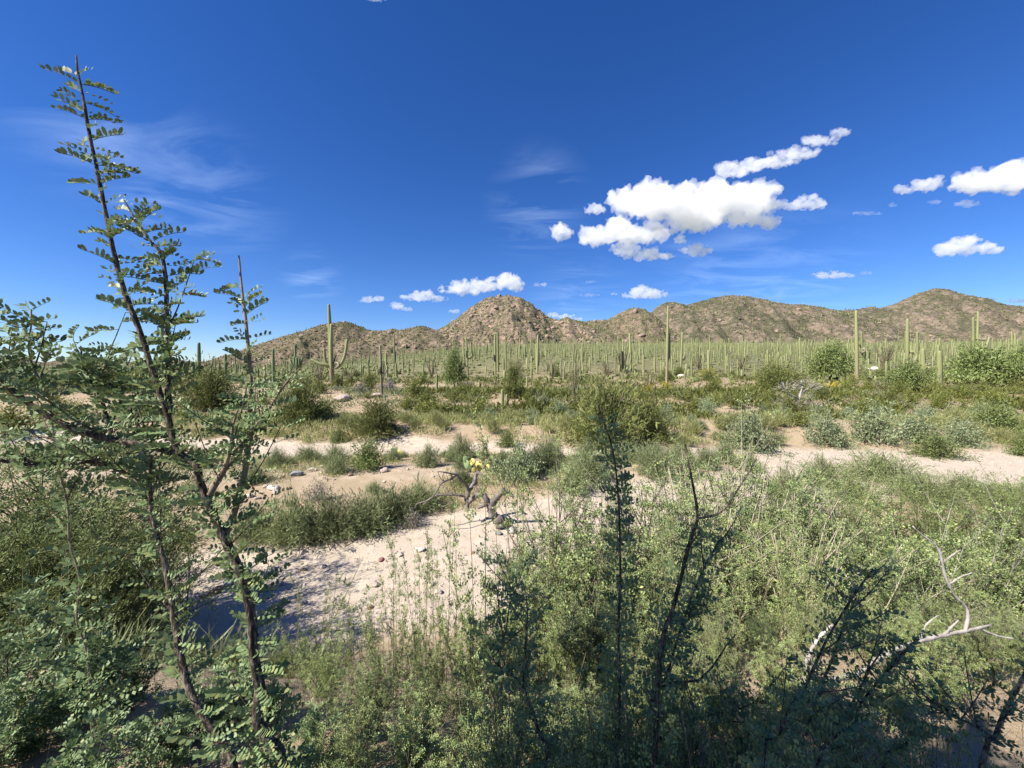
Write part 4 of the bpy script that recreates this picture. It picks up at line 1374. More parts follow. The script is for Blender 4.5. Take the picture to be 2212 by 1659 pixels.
def build_fill_shrubs():
    rng = np.random.default_rng(99)
    zones = [  # key, n, u range, y range, width range, height ratio, label
        ('creosote', 46, (1440, 2330), (30, 41), (1.4, 2.6), 0.62, 'creosote in the right bank band'),
        ('creosote', 16, (560, 1240), (29, 36), (1.0, 2.0), 0.55, 'creosote on the bank slope'),
        ('silver', 16, (1050, 1560), (25, 33), (1.0, 2.0), 0.6, 'grey-green shrub on the slope'),
        ('silver', 12, (1440, 2300), (25.5, 31), (1.2, 2.2), 0.55, 'grey-green shrub above the silvery row'),
        ('bursage', 34, (520, 1900), (40, 62), (0.6, 1.3), 0.55, 'grey clump on bare soil'),
        ('creosote', 32, (480, 2300), (44, 75), (0.9, 1.9), 0.6, 'olive bush on the flat'),
        ('paloverde', 24, (300, 2350), (55, 110), (2.2, 4.2), 0.62, 'palo verde in the saguaro stand'),
        ('grass', 26, (560, 1500), (23.5, 27), (0.8, 1.5), 0.6, 'grass clump by the second channel'),
        ('grass', 26, (1480, 2300), (21.5, 26), (0.9, 1.7), 0.55, 'grass clump by the right sand edge'),
        ('broom', 14, (520, 1150), (13.0, 19.5), (0.7, 1.2), 0.6, 'feathery tuft on the stony bar'),
        ('creosote', 22, (-250, 520), (26, 60), (1.3, 2.8), 0.6, 'olive bush on the left bank'),
        ('broom', 16, (1150, 1800), (11.5, 18), (1.1, 1.9), 0.6, 'feathery shrub lining the near wash'),
    ]
    for key, n, (ua, ub), (ya, yb), (wa, wb), hr, label in zones:
        k = 0
        for _ in range(n * 14):
            if k >= n:
                break
            Y = rng.uniform(ya, yb); X = (rng.uniform(ua, ub) - U0) / FPX * Y
            w = rng.uniform(wa, wb)
            if not free(X, Y, w / 2):
                continue
            if Y < 22 and sand_mask(np.array([X]), np.array([Y]))[0] > 0.7:
                continue
            plant(key, X, Y, w, w * hr * rng.uniform(.8, 1.25), where(label, X, Y, w, wa, wb, ya, yb), label)
            SPOTS.append((X, Y, w / 2))
            k += 1


build_fill_shrubs()


# ------------------------------------------------------------------ ocotillos
def ocotillo_mesh(seed, n=22):
    rng = np.random.default_rng(seed)
    w, f = MB(), MB()
    for q in range(n):
        az = rng.uniform(0, 6.283); lean = rng.uniform(0.12, 0.75)
        L = rng.uniform(0.75, 1.05)
        d = np.array([math.cos(az) * math.sin(lean), math.sin(az) * math.sin(lean), math.cos(lean)])
        P = np.array([d * 0, d * L * .35 + [0, 0, -.02], d * L * .7 + [0, 0, .01], d * L + [0, 0, .05]])
        P += rng.normal(size=P.shape) * 0.012
        P = spline(P, 8)
        tube(w, P, np.linspace(0.016, 0.008, 8), 4, False)
        k = 46
        t = rng.uniform(0.12, 1, k) * 7
        i = np.minimum(t.astype(int), 6); fr = (t - i)[:, None]
        pos = P[i] * (1 - fr) + P[i + 1] * fr
        dr = norm(rng.normal(size=(k, 3)) + d * 0.8)
        inst(f, LEAF_T, LEAF_F, frames(dr, rng.normal(size=(k, 3))), np.stack([np.full(k, .045), np.full(k, .022), np.full(k, .03)], -1), pos)
    return w.mesh('stems', M['twig']), f.mesh('foliage', M['leaf_ocotillo'])


def build_ocotillos():
    var = [ocotillo_mesh(70 + k) for k in range(4)]
    rows = [('4', 1105, 605, 92, 108, 'dense upright ocotillo right of the very slender saguaro'), ('4', 655, 632, 130, 84, 'spiky ocotillo right of the giant saguaro'),
            ('4', 500, 640, 110, 110, 'tall ocotillo left of the giant saguaro'), ('4', 1760, 612, 120, 100, 'wide ocotillo right of the tall fused saguaro'),
            ('4', 1882, 705, 110, 170, 'large open ocotillo in front of the bare bank'), ('4', 1560, 600, 130, 90, 'ocotillo right of the close saguaro pair'),
            ('4', 2060, 600, 120, 90, 'ocotillo left of the tight saguaro threesome'), ('5', 1465, 552, 150, 140, 'dark many-stemmed ocotillo between the two tall right saguaros'),
            ('5', 475, 552, 110, 90, 'ocotillo behind the stout pale saguaro'), ('5', 198, 655, 80, 100, 'grey-green spiky ocotillo low on the bank'),
            ('5', 1440, 668, 130, 70, 'low spreading ocotillo below the green mesquite'), ('5', 700, 550, 120, 70, 'ocotillo above the big round bush'),
            ('5', 60, 560, 120, 110, 'ocotillo left of the tall brown saguaro'), ('4', 2020, 660, 90, 70, 'small ocotillo near the wide bank opening')]
    for k, (c, x, y, w, h, lab) in enumerate(rows):
        u, v = vw(c, x, y)
        g = ground(u, v)
        Y = g[1]
        o = empty('ocotillo', (g[0], Y, g[2] - 0.05), k * 1.3, (vl(c, w) / FPX * Y * 0.85, vl(c, w) / FPX * Y * 0.85, vl(c, h) / FPX * Y * 1.05))
        s, f = var[k % 4]
        link('stems', s, o); link('foliage', f, o)
        tag(o, lab, 'ocotillo', 'ocotillos on the bank')


build_ocotillos()


# ------------------------------------------------------------------ dead wood, prickly pears, stones
def px_limbs(root, c, Y, limbs, mat, origin, sides=8, rough=0.12, seed=0):
    """limbs: (name, [(x, y, width, depth offset)])"""
    rng = np.random.default_rng(seed)
    for nm, pts in limbs:
        Q, R = [], []
        for p in pts:
            dy = p[3] if len(p) > 3 else 0
            u, v = vw(c, p[0], p[1])
            Q.append(at(u, v, Y + dy) - origin); R.append(vl(c, p[2]) / 2 / FPX * (Y + dy))
        A = spline(np.column_stack([np.array(Q), np.array(R)]), max(len(pts) * 4, 8))
        P, r = A[:, :3], np.maximum(A[:, 3], 0.003)
        r = r * (1 + rough * rng.normal(size=len(r)))
        P = P + rng.normal(size=P.shape) * r[:, None] * 0.12
        mb = MB()
        ribs = 1 + 0.14 * rng.normal(size=sides)
        tube(mb, P, r, sides, True, ribs)
        link(nm, mb.mesh(nm, mat, sides > 6), root)


def build_dead_wood():
    u, v = vw('d', 1300, 1060)
    g = ground(u, v)
    Y = g[1]
    root = empty('dead_mesquite', g)
    tag(root, 'weathered grey dead mesquite with twisted limbs lying in the wash', 'dead tree')
    px_limbs(root, 'd', Y, [
        ('trunk', [(1318, 1085, 120), (1300, 1000, 112), (1262, 940, 104), (1215, 880, 92), (1195, 825, 80), (1250, 742, 72), (1308, 680, 58), (1332, 642, 54), (1398, 668, 46), (1446, 712, 30)]),
        ('limb', [(1215, 850, 60), (1168, 770, 72), (1132, 704, 54), (1062, 690, 48, .1), (1002, 730, 50, .2), (952, 760, 54, .25), (930, 730, 50, .25), (955, 660, 46, .25), (985, 600, 38, .3), (1020, 550, 36, .35), (1040, 462, 32, .4), (1080, 450, 28, .3), (1124, 492, 20, .25)]),
        ('limb', [(958, 650, 38, .25), (930, 580, 30, .15), (870, 520, 28, 0), (820, 470, 26, -.1), (760, 455, 18, -.2), (690, 440, 14, -.3), (618, 430, 8, -.35)]),
        ('limb', [(820, 478, 24, -.1), (750, 520, 22, -.2), (680, 545, 20, -.3), (640, 590, 17, -.4), (600, 650, 15, -.45), (560, 710, 13, -.5), (480, 760, 14, -.5), (400, 780, 11, -.5), (368, 832, 6, -.5)]),
        ('limb', [(925, 705, 28, .25), (830, 690, 25, .1), (720, 685, 22, 0), (600, 695, 19, -.1), (520, 740, 15, -.2), (455, 800, 8, -.2)]),
        ('limb', [(945, 760, 50, .25), (935, 810, 42, .2), (950, 860, 34, .15)]),
        ('branch', [(990, 600, 22, .3), (1028, 600, 16, .2), (1060, 640, 13, .1), (1092, 662, 8, .1)]),
        ('branch', [(1160, 770, 54, 0), (1120, 800, 42, -.1), (1055, 832, 24, -.15)]),
        ('branch', [(690, 550, 11, -.3), (702, 602, 10, -.35), (742, 655, 8, -.35), (812, 690, 6, -.3)]),
        ('branch', [(760, 460, 12, -.2), (780, 520, 10, -.2), (795, 600, 9, -.2), (812, 690, 6, -.1)]),
        ('branch', [(820, 455, 12, 0), (870, 420, 8, .1), (880, 372, 7, .1), (790, 318, 6, 0), (702, 272, 4, -.1)]),
        ('branch', [(680, 545, 10, -.3), (640, 490, 8, -.35), (618, 430, 5, -.4)]),
        ('branch', [(690, 440, 8, -.3), (670, 490, 7, -.3), (690, 545, 6, -.3)]),
        ('branch', [(1100, 480, 12, .3), (1096, 560, 9, .2), (1100, 630, 6, .1)]),
    ], M['deadwood'], g, 10, 0.1, 5)
    # broken twigs behind it
    r2 = empty('fallen_branch', ground(*vw('d', 1240, 590)))
    g2 = np.array(r2.location)
    tag(r2, 'thin grey fallen branch on the ground behind the dead mesquite', 'branch')
    px_limbs(r2, 'd', g2[1], [('stick', [(1130, 500, 8), (1190, 548, 10), (1240, 582, 12), (1290, 540, 9), (1362, 540, 5)]), ('stick', [(1240, 580, 9), (1200, 530, 6), (1225, 510, 4)])], M['deadwood'], g2, 6, 0.1, 6)
    # grey leafless tree on the right bank
    u, v = vw('5', 1005, 760)
    g = ground(u, v); Y = g[1]
    root = empty('dead_tree', g)
    tag(root, 'small dead tree with white trunk and grey twigs on the right bank', 'dead tree')
    px_limbs(root, '5', Y, [
        ('trunk', [(1004, 765, 12), (1012, 710, 11), (1020, 675, 9), (1030, 640, 6)]),
        ('limb', [(1012, 705, 7), (985, 690, 6, -.2), (950, 670, 4, -.4), (930, 640, 3, -.5)]),
        ('limb', [(1020, 675, 6), (1050, 655, 5, .1), (1075, 630, 3, .2)]),
        ('limb', [(1055, 765, 6), (1075, 745, 5), (1105, 738, 3)]),
        ('limb', [(1000, 735, 6), (970, 740, 4, -.3), (930, 735, 3, -.4)])], M['whitewood'], g, 6, 0.1, 8)
    rng = np.random.default_rng(12)
    mb = MB()
    for (cx, cy, ww, hh, nn) in [(1052, 640, 55, 30, 260), (935, 650, 28, 26, 100), (945, 740, 58, 32, 300), (1092, 755, 36, 20, 130)]:
        c0 = at(*vw('5', cx, cy), Y) - g
        a, b = vl('5', ww) / FPX * Y, vl('5', hh) / FPX * Y
        p = rng.normal(size=(nn, 3)) * np.array([a, a, b]) * 0.5 + c0
        p[:, 2] = np.maximum(p[:, 2], 0.05)
        d = norm(p - c0 + np.array([0, 0, 0.4]) * b + rng.normal(size=(nn, 3)) * 0.25 * b)
        inst(mb, LEAF_T, LEAF_F, frames(d, rng.normal(size=(nn, 3))), np.stack([np.full(nn, 0.42), np.full(nn, 0.035), np.full(nn, 0.2)], -1), p)
    link('twigs', mb.mesh('twigs', M['leaf_grey']), root)


build_dead_wood()


def pad_mesh(name, mat):
    V, F = ICO2
    V = V * np.array([0.5, 0.09, 0.62]) + np.array([0, 0, 0.55])
    V[:, 0] *= 0.75 + 0.4 * np.clip(V[:, 2], 0, 1)
    mb = MB(); mb.add(V, F)
    return mb.mesh(name, mat, True)


def build_pears():
    green, yellow = pad_mesh('pad', M['pear_green']), pad_mesh('pad', M['pear_yellow'])
    rng = np.random.default_rng(3)

    def pear(c, base, pads, label):
        g = ground(*vw(c, *base)); Y = g[1]
        root = empty('prickly_pear', g)
        tag(root, label, 'cactus', 'prickly pears on the bar')
        for (x, y, r, col) in pads:
            dy = rng.uniform(-.25, .25)
            p = at(*vw(c, x, y + r), Y + dy) - g
            s = vl(c, r) * 2 / FPX * Y
            o = link('pad', green if col == 'g' else yellow, root)
            o.location = p; o.scale = (s, s, s)
            o.rotation_euler = (rng.uniform(-.5, .5), rng.uniform(-.5, .5), rng.uniform(-.8, .8))
    pear('d', (1000, 440), [(910, 300, 28, 'g'), (930, 360, 40, 'g'), (958, 395, 34, 'g'), (905, 350, 30, 'g'), (1050, 240, 22, 'g'), (1115, 290, 26, 'g'), (1190, 312, 26, 'g'), (1217, 285, 22, 'g'), (1255, 338, 26, 'g'), (1150, 325, 26, 'g'), (955, 300, 20, 'g'),
                            (1000, 318, 30, 'y'), (985, 340, 26, 'y'), (1040, 352, 26, 'y'), (1082, 368, 26, 'y'), (1112, 380, 24, 'y'), (1145, 386, 26, 'y'), (1050, 395, 28, 'y'), (1082, 415, 24, 'y'), (1022, 416, 24, 'y'), (1190, 345, 22, 'y'), (1095, 340, 22, 'y')],
         'prickly pear with bright yellow pads behind the dead mesquite')
    pear('d', (170, 285), [(150, 190, 22, 'g'), (120, 200, 20, 'g'), (190, 222, 26, 'y'), (215, 232, 20, 'y'), (160, 255, 24, 'y'), (140, 225, 22, 'g')],
         'small prickly pear with a few yellow pads beside the dark shrub')


build_pears()


def build_stones():
    rng = np.random.default_rng(17)
    meshes = {k: [rock_mesh('stone', 40 + 7 * q + 100 * i, M[k], 2, 0.8) for q in range(3)] for i, k in enumerate(('stone', 'stone_white', 'stone_brown', 'stone_red', 'stone_grey'))}

    def st(c, x, y, w, h, mat, label, group=None):
        g = ground(*vw(c, x, y + h / 2)); Y = g[1]
        s = vl(c, w) / 2 / FPX * Y
        o = link('stone', meshes[mat][rng.integers(3)])
        hz = max(vl(c, h) / 2 / FPX * Y, 0.5 * s)
        o.location = (g[0], Y, g[2] + 0.45 * hz); o.scale = (s * 1.1, s * rng.uniform(.7, 1.0), hz)
        o.rotation_euler = (rng.uniform(-.2, .2), rng.uniform(-.2, .2), rng.uniform(0, 6))
        tag(o, label, 'stone', group or 'stones in the dry wash')
    for r in [('3', 1450, 470, 90, 50, 'stone_brown', 'brown blocky stone on the sand near the leafy stems'), ('3', 1540, 418, 95, 26, 'stone_grey', 'flat grey slab beside the brown blocky stone'),
              ('3', 1262, 530, 66, 36, 'stone_white', 'white stone left of the brown blocky stone'), ('3', 770, 650, 110, 46, 'stone', 'tan rock at the shady lower edge of sand'),
              ('3', 1360, 505, 44, 22, 'stone_brown', 'small orange-brown stone by the white stone'), ('3', 2168, 312, 40, 22, 'stone_white', 'white pebble on the sand right of the main stem'),
              ('3', 2032, 545, 44, 20, 'stone_white', 'white stone beside a thin leafy shoot'), ('3', 1690, 400, 60, 22, 'stone', 'pale low stone right behind the main stem'),
              ('6', 370, 362, 64, 36, 'stone_grey', 'largest grey-white boulder on the stony bar'), ('6', 245, 436, 62, 34, 'stone_white', 'pale angular boulder lower left on the stony bar'),
              ('6', 452, 341, 40, 16, 'stone_white', 'pale flat stone right of the largest boulder'), ('6', 510, 326, 26, 14, 'stone', 'small stone on the bar near feathery tufts'),
              ('6', 205, 436, 34, 22, 'stone', 'tan stone left of the pale angular boulder'), ('6', 590, 326, 40, 16, 'stone_red', 'reddish stone at the right of the bar'),
              ('6', 1042, 786, 60, 20, 'stone_white', 'long white stone in the middle of the sand'), ('6', 830, 832, 40, 18, 'stone_red', 'dark red stone on the open sand'),
              ('6', 935, 806, 44, 16, 'stone', 'pale tan stone between red and white stones'), ('6', 515, 876, 40, 22, 'stone_white', 'white stone next to a leafy shoot tip'),
              ('6', 408, 888, 34, 18, 'stone_brown', 'brown stone left on the open sand'), ('6', 402, 1066, 46, 18, 'stone_white', 'white stone at the lower sand edge'),
              ('6', 1540, 668, 50, 40, 'stone_white', 'white rock at the foot of the dead mesquite'), ('6', 1470, 692, 46, 24, 'stone_grey', 'grey rock touching the dead trunk base'),
              ('4', 800, 703, 60, 22, 'stone', 'broad boulder at the foot of the dying saguaro'), ('4', 852, 702, 30, 16, 'stone_white', 'white boulder right of the dying saguaro foot'),
              ('4', 620, 712, 90, 30, 'stone', 'pinkish rock outcrop on the bank below the giant saguaro'), ('5', 1415, 540, 50, 24, 'stone_white', 'pale rounded boulder by the dark ocotillo'),
              ('5', 380, 580, 44, 20, 'stone', 'pale boulder right of the tall brown saguaro')]:
        st(*r)
    # unnamed stones on the bar
    k = 0
    for _ in range(900):
        if k >= 48:
            break
        u = rng.uniform(520, 1250); v = rng.uniform(978, 1080) if rng.random() < .8 else rng.uniform(1150, 1320)
        g = ground(u, v)
        if not free(g[0], g[1], 0.1):
            continue
        o = link('stone', meshes[rng.choice(['stone', 'stone', 'stone', 'stone_brown'])][rng.integers(3)])
        s = rng.uniform(0.035, 0.09) * (1 + rng.random() ** 4)
        o.location = (g[0], g[1], g[2] + 0.2 * s); o.scale = (s * 1.2, s, s * .7)
        o.rotation_euler = (rng.uniform(-.2, .2), rng.uniform(-.2, .2), rng.uniform(0, 6))
        lab = 'loose stone on the stony bar' if v < 1100 else 'loose stone on the open sand'
        tag(o, where(lab, g[0], g[1], s, .035, .14, 7, 20), 'stone', lab.replace('stone on', 'stones on'))
        k += 1
    # gravel
    n = 17000
    Y = 4.5 + 18 * rng.random(n) ** 1.3; X = (rng.uniform(-150, 2400, n) - U0) / FPX * Y
    keep = sand_mask(X, Y) + 0.3 * rng.random(n) > 0.45
    X, Y = X[keep], Y[keep]; n = len(X)
    s = rng.uniform(0.006, 0.018, n) * (1 + 1.2 * rng.random(n) ** 6) * (0.6 + Y / 20)
    mb = MB()
    oct_v = np.array([[1, 0, 0], [-1, 0, 0], [0, 1, 0], [0, -1, 0], [0, 0, 1.0], [0, 0, -1]]); oct_f = np.array([[0, 2, 4], [2, 1, 4], [1, 3, 4], [3, 0, 4], [2, 0, 5], [1, 2, 5], [3, 1, 5], [0, 3, 5]])
    inst(mb, oct_v, oct_f, frames(rng.normal(size=(n, 3)), rng.normal(size=(n, 3))), np.stack([s * 1.2, s, s * .7], -1), np.stack([X, Y, terrain(X, Y) + 0.2 * s], -1))
    tag(link('gravel', mb.mesh('gravel', M['gravel'])), 'fine pale gravel strewn over the dry wash', 'gravel', None, 'stuff')
    # dry grass on the banks
    n = 42000
    Y = np.concatenate([1.2 + 6 * rng.random(n // 3), 11 + 28 * rng.random(n - n // 3)]); X = (rng.uniform(-200, 2420, n) - U0) / FPX * Y
    d = (1 - sand_mask(X, Y)) * (0.25 + vnoise(X * 0.5, Y * 0.5, 61) ** 2 * 2)
    keep = rng.random(n) < d
    X, Y = X[keep], Y[keep]; n = len(X)
    h = rng.uniform(0.06, 0.22, n)
    mb = MB()
    T = np.array([[0, 0.5, 0], [0, -0.5, 0], [1, 0, 0.0]]); Ft = np.array([[0, 1, 2]])
    dr = norm(rng.normal(size=(n, 3)) * (.5, .5, 0) + (0, 0, 1))
    inst(mb, T, Ft, frames(dr, rng.normal(size=(n, 3))), np.stack([h, np.maximum(0.0025, Y * 0.0008), h], -1), np.stack([X, Y, terrain(X, Y) - 0.01], -1))
    tag(link('dry_grass', mb.mesh('dry_grass', M['dry_grass'])), 'sparse dry straw grass over the banks', 'grass', None, 'stuff')


build_stones()


def build_ground_cover():
    """low scrub and grass that reads as one mass over the banks"""
    rng = np.random.default_rng(314)

    def cover(name, label, cat, mat, n, ur, yr, seed, per, hh, lw, dens, up=1.0):
        u = rng.uniform(*ur, n); Y = yr[0] + (yr[1] - yr[0]) * rng.random(n)
        X = (u - U0) / FPX * Y
        w = vnoise(X * 0.23, Y * 0.23, seed) * 0.7 + vnoise(X * 0.9, Y * 0.9, seed + 1) * 0.3
        keep = (w > dens) & (sand_mask(X, Y) < 0.55)
        X, Y = X[keep], Y[keep]; k = len(X)
        s = rng.uniform(hh[0], hh[1], k)
        C = np.repeat(np.stack([X, Y, terrain(X, Y)], -1), per, 0)
        S = np.repeat(s, per)
        m = k * per
        d = norm(rng.normal(size=(m, 3)) * (.8, .8, .25) + np.array([0, 0, up]))
        P = C + rng.normal(size=(m, 3)) * S[:, None] * (0.5, 0.5, 0.0) + d * S[:, None] * rng.uniform(0.0, 0.35, m)[:, None]
        mb = MB()
        inst(mb, LEAF_T, LEAF_F, frames(d, rng.normal(size=(m, 3))), np.stack([S * rng.uniform(.5, .9, m), S * lw, S * .5], -1), P)
        tag(link(name, mb.mesh(name, M[mat])), label, cat, None, 'stuff')
    cover('bank_grass', 'yellow-green grass along the far edge of the wash', 'grass', 'leaf_grass', 3800, (350, 2350), (22.5, 29), 71, 16, (0.3, 0.62), 0.07, 0.42, 1.6)
    cover('low_scrub', 'low grey-green scrub mixed over the far bank', 'scrub', 'leaf_broom', 4200, (-250, 2420), (27, 46), 75, 15, (0.28, 0.7), 0.12, 0.50, 0.9)
    cover('olive_scrub', 'low olive scrub thickening on the right bank', 'scrub', 'leaf_creosote', 4200, (900, 2420), (28, 44), 83, 15, (0.3, 0.85), 0.16, 0.49, 0.8)
    cover('plain_grass', 'dry pale grass and weeds on the flat among the saguaros', 'grass', 'dry_grass', 5000, (-250, 2420), (38, 85), 87, 9, (0.25, 0.5), 0.10, 0.40, 1.2)
    cover('plain_bush_cover', 'low green scrub on the flat among the saguaros', 'scrub', 'leaf_paloverde', 5200, (-250, 2420), (46, 115), 91, 13, (0.4, 1.15), 0.2, 0.51, 0.8)
    cover('bar_weeds', 'fine green and straw weeds on the gravel bar', 'weeds', 'leaf_grass', 2600, (250, 1300), (11.5, 20), 95, 12, (0.12, 0.32), 0.08, 0.45, 1.2)
    cover('bank_weeds', 'fine green weeds on the near bank slope', 'weeds', 'leaf_broom', 3400, (-200, 2420), (2.6, 9), 97, 12, (0.12, 0.34), 0.06, 0.42, 1.2)


build_ground_cover()


# ------------------------------------------------------------------ near shrubs: leafy whips
def pinnate(pairs=5, llen=0.3, lw=0.14, droop=0.22, fold=0.35, hexa=True, seed=0):
    """a compound leaf along +x, length 1"""
    rng = np.random.default_rng(seed)
    V, F4, F6 = [], [], []
    n = 0
    for i in range(pairs):
        x = 0.16 + 0.84 * i / (pairs - 1) if pairs > 1 else 0.6
        for sgn in (-1, 1):
            if hexa and rng.random() < 0.1:
                continue
            a = RAD(rng.uniform(40, 88)) * (1 - 0.35 * i / pairs)
            d = np.array([math.cos(a), sgn * math.sin(a) * math.cos(fold), math.sin(a) * math.sin(fold) + rng.uniform(-.18, .18)])
            d /= np.linalg.norm(d)
            nrm = norm(np.array([rng.uniform(-.3, .3), -sgn * math.sin(fold) + rng.uniform(-.3, .3), 1.0]))
            y = norm(np.cross(nrm, d))
            o = np.array([x, 0, -droop * x * x])
            L = llen * rng.uniform(.7, 1.2) * (0.8 if i in (0, pairs - 1) else 1); W = lw * rng.uniform(.85, 1.15)
            if hexa:
                V += [o, o + d * L * .3 + y * W * .46, o + d * L * .75 + y * W * .42, o + d * L, o + d * L * .75 - y * W * .42, o + d * L * .3 - y * W * .46]
                F6.append(list(range(n, n + 6))); n += 6
            else:
                V += [o, o + d * L * .5 + y * W * .5, o + d * L, o + d * L * .5 - y * W * .5]
                F4.append(list(range(n, n + 4))); n += 4
    return np.array(V), (np.array(F6) if hexa else np.array(F4))


def whip_shrub(seed, leaf_mat, wood_mat, whips=26, length=1.0, lean=0.55, subs=4, nodes=26, leaf=0.05, pairs=4, radius=0.009, base=0.12, curve=0.25, bare=0.18, sub_len=0.35, llen=0.34, lw=0.17, bare_whips=0):
    """a clump of wand-like stems with small compound leaves; real sizes in metres"""
    rng = np.random.default_rng(seed)
    wood, fol = MB(), MB()
    T = [pinnate(pairs, llen, lw, 0.2, 0.4, False, seed + q) for q in range(3)]
    for q in range(whips):
        az = rng.uniform(0, 6.283); ln = abs(rng.normal()) * lean * 0.7 + 0.04
        L = length * rng.uniform(0.45, 1.0) * (1.15 if rng.random() < .12 else 1)
        d = np.array([math.cos(az) * math.sin(ln), math.sin(az) * math.sin(ln), math.cos(ln)])
        b = np.array([rng.normal() * base, rng.normal() * base, -0.1])
        side = rng.normal(size=3) * curve * 0.3
        P = np.array([b, b + d * L * .35 + side * L * .2, b + d * L * .7 + side * L * .2 + [0, 0, curve * L * .1], b + d * L + [0, 0, curve * L * .25]])
        P = spline(P, 9)
        chains = [(P, radius * (0.6 + 0.5 * L / length), nodes, bare)]
        for s in range(subs):
            k = rng.integers(2, 8)
            a2 = rng.uniform(0, 6.283)
            dd = norm(d * 0.9 + np.array([math.cos(a2), math.sin(a2), 0.25]) * 0.8)
            l2 = L * sub_len * rng.uniform(.4, 1.1)
            Q = spline(np.array([P[k], P[k] + dd * l2 * .5 + [0, 0, .03 * l2], P[k] + dd * l2 + [0, 0, .15 * l2]]), 5)
            chains.append((Q, radius * .45, max(int(nodes * sub_len * 1.2), 5), 0.02))
        for C, r, nn, b0 in chains:
            m = len(C)
            tube(wood, C, np.linspace(r, r * .3, m), 4 if r > radius * .5 else 3, False)
            kn = max(nn // 4, 2)
            t = np.clip(rng.choice(rng.uniform(b0, 1.0, kn), nn) + rng.normal(size=nn) * 0.012, b0 * .5, 1.0) * (m - 1.001)
            i = t.astype(int); f = (t - i)[:, None]
            pos = C[i] * (1 - f) + C[i + 1] * f
            tan = norm(C[i + 1] - C[i])
            rd = rng.normal(size=(nn, 3)); rd = norm(rd - tan * (rd * tan).sum(1, keepdims=True))
            dr = norm(rd + tan * 0.45 + np.array([0, 0, .2]))
            sz = leaf * rng.uniform(.6, 1.25, nn)
            R = frames(dr, rng.normal(size=(nn, 3)) * .5 + np.array([0, 0, 1.0]))
            w = rng.integers(0, 3, nn)
            for z in range(3):
                s_ = w == z
                inst(fol, T[z][0], T[z][1], R[s_], sz[s_], pos[s_])
    for q in range(bare_whips):
        az = rng.uniform(0, 6.283); ln = rng.uniform(.1, .7); L = length * rng.uniform(.8, 1.12)
        d = np.array([math.cos(az) * math.sin(ln), math.sin(az) * math.sin(ln), math.cos(ln)])
        C = spline(np.array([[0, 0, 0], d * L * .5 + rng.normal(size=3) * .03, d * L + rng.normal(size=3) * .05]), 7)
        tube(wood, C, np.linspace(radius * .9, radius * .35, 7), 5, True)
        for z in range(3):
            k = rng.integers(3, 6)
            e = norm(d + rng.normal(size=3) * .8) * L * rng.uniform(.06, .16)
            tube(wood, np.array([C[k], C[k] + e * .5, C[k] + e]), np.array([.4, .3, .15]) * radius, 3, False)
    return wood.mesh('stems', wood_mat), fol.mesh('foliage', leaf_mat)


WH = {}


def wk(key, n, **kw):
    mats = kw.pop('mats', ('leaf_acacia', 'twig'))
    WH[key] = [whip_shrub(3000 + 53 * len(WH) + 7 * q, M[mats[0]], M[mats[1]], **kw) for q in range(n)]


wk('close', 2, bare_whips=5, whips=34, length=1.25, lean=0.62, subs=5, nodes=52, leaf=0.05, pairs=3, radius=0.007, llen=0.42, lw=0.24)
wk('mid', 2, bare_whips=8, mats=('leaf_acacia', 'pale_twig'), whips=46, length=1.9, lean=0.66, subs=7, nodes=54, leaf=0.066, pairs=3, radius=0.012, base=0.22, llen=0.4, lw=0.2)
wk('fine', 2, whips=64, length=2.2, lean=0.85, subs=8, nodes=38, leaf=0.11, pairs=3, radius=0.012, base=0.35, mats=('leaf_fine', 'green_twig'), llen=0.4, lw=0.11)
wk('bigleaf', 2, whips=16, length=1.0, lean=0.55, subs=4, nodes=26, leaf=0.085, pairs=4, radius=0.007, mats=('leaf_tall', 'bark'), llen=0.36, lw=0.22, base=0.15)
wk('sparse', 2, whips=13, length=1.25, lean=0.42, subs=3, nodes=70, leaf=0.038, pairs=3, radius=0.0055, llen=0.42, lw=0.24, sub_len=0.28, base=0.2)
wk('pale', 2, whips=34, length=1.7, lean=0.7, subs=7, nodes=36, leaf=0.085, pairs=3, radius=0.008, base=0.22, mats=('leaf_acacia', 'whitewood'), llen=0.4, lw=0.2)


M['leaf_mesquite'] = leaf_mat('leaf_mesquite', [(0.06, 0.088, 0.038), (0.08, 0.115, 0.05), (0.10, 0.138, 0.06), (0.12, 0.155, 0.07)], 0.12, 0.55, 0.25)
WH['mid'][1] = whip_shrub(3999, M['leaf_mesquite'], M['bark'], whips=34, length=1.9, lean=0.75, subs=9, nodes=48, leaf=0.075, pairs=4, radius=0.013, base=0.25, llen=0.34, lw=0.11, bare_whips=7)


def whip(key, X, Y, top_v, label, group='acacia shrubs on the near bank', sc=None, cat='shrub', name='acacia_shrub', wide=1.0, variant=None):
    """placed on the ground so that its tip reaches picture height top_v"""
    lens = {'sparse': 1.22, 'close': 1.25, 'mid': 1.95, 'fine': 2.1, 'bigleaf': 1.0, 'pale': 1.75}[key]
    z0 = tz(X, Y)
    ztop = at(U0, top_v, Y)[2]
    h = max(ztop - z0, 0.35)
    s = h / lens if sc is None else sc
    o = empty(name, (X, Y, z0), RNG.uniform(0, 6.28), (s * wide, s * wide, s))
    v = WH[key]
    w, f = v[RNG.integers(len(v)) if variant is None else variant % len(v)]
    link('stems', w, o); link('foliage', f, o)
    tag(o, label, cat, group)
    return o


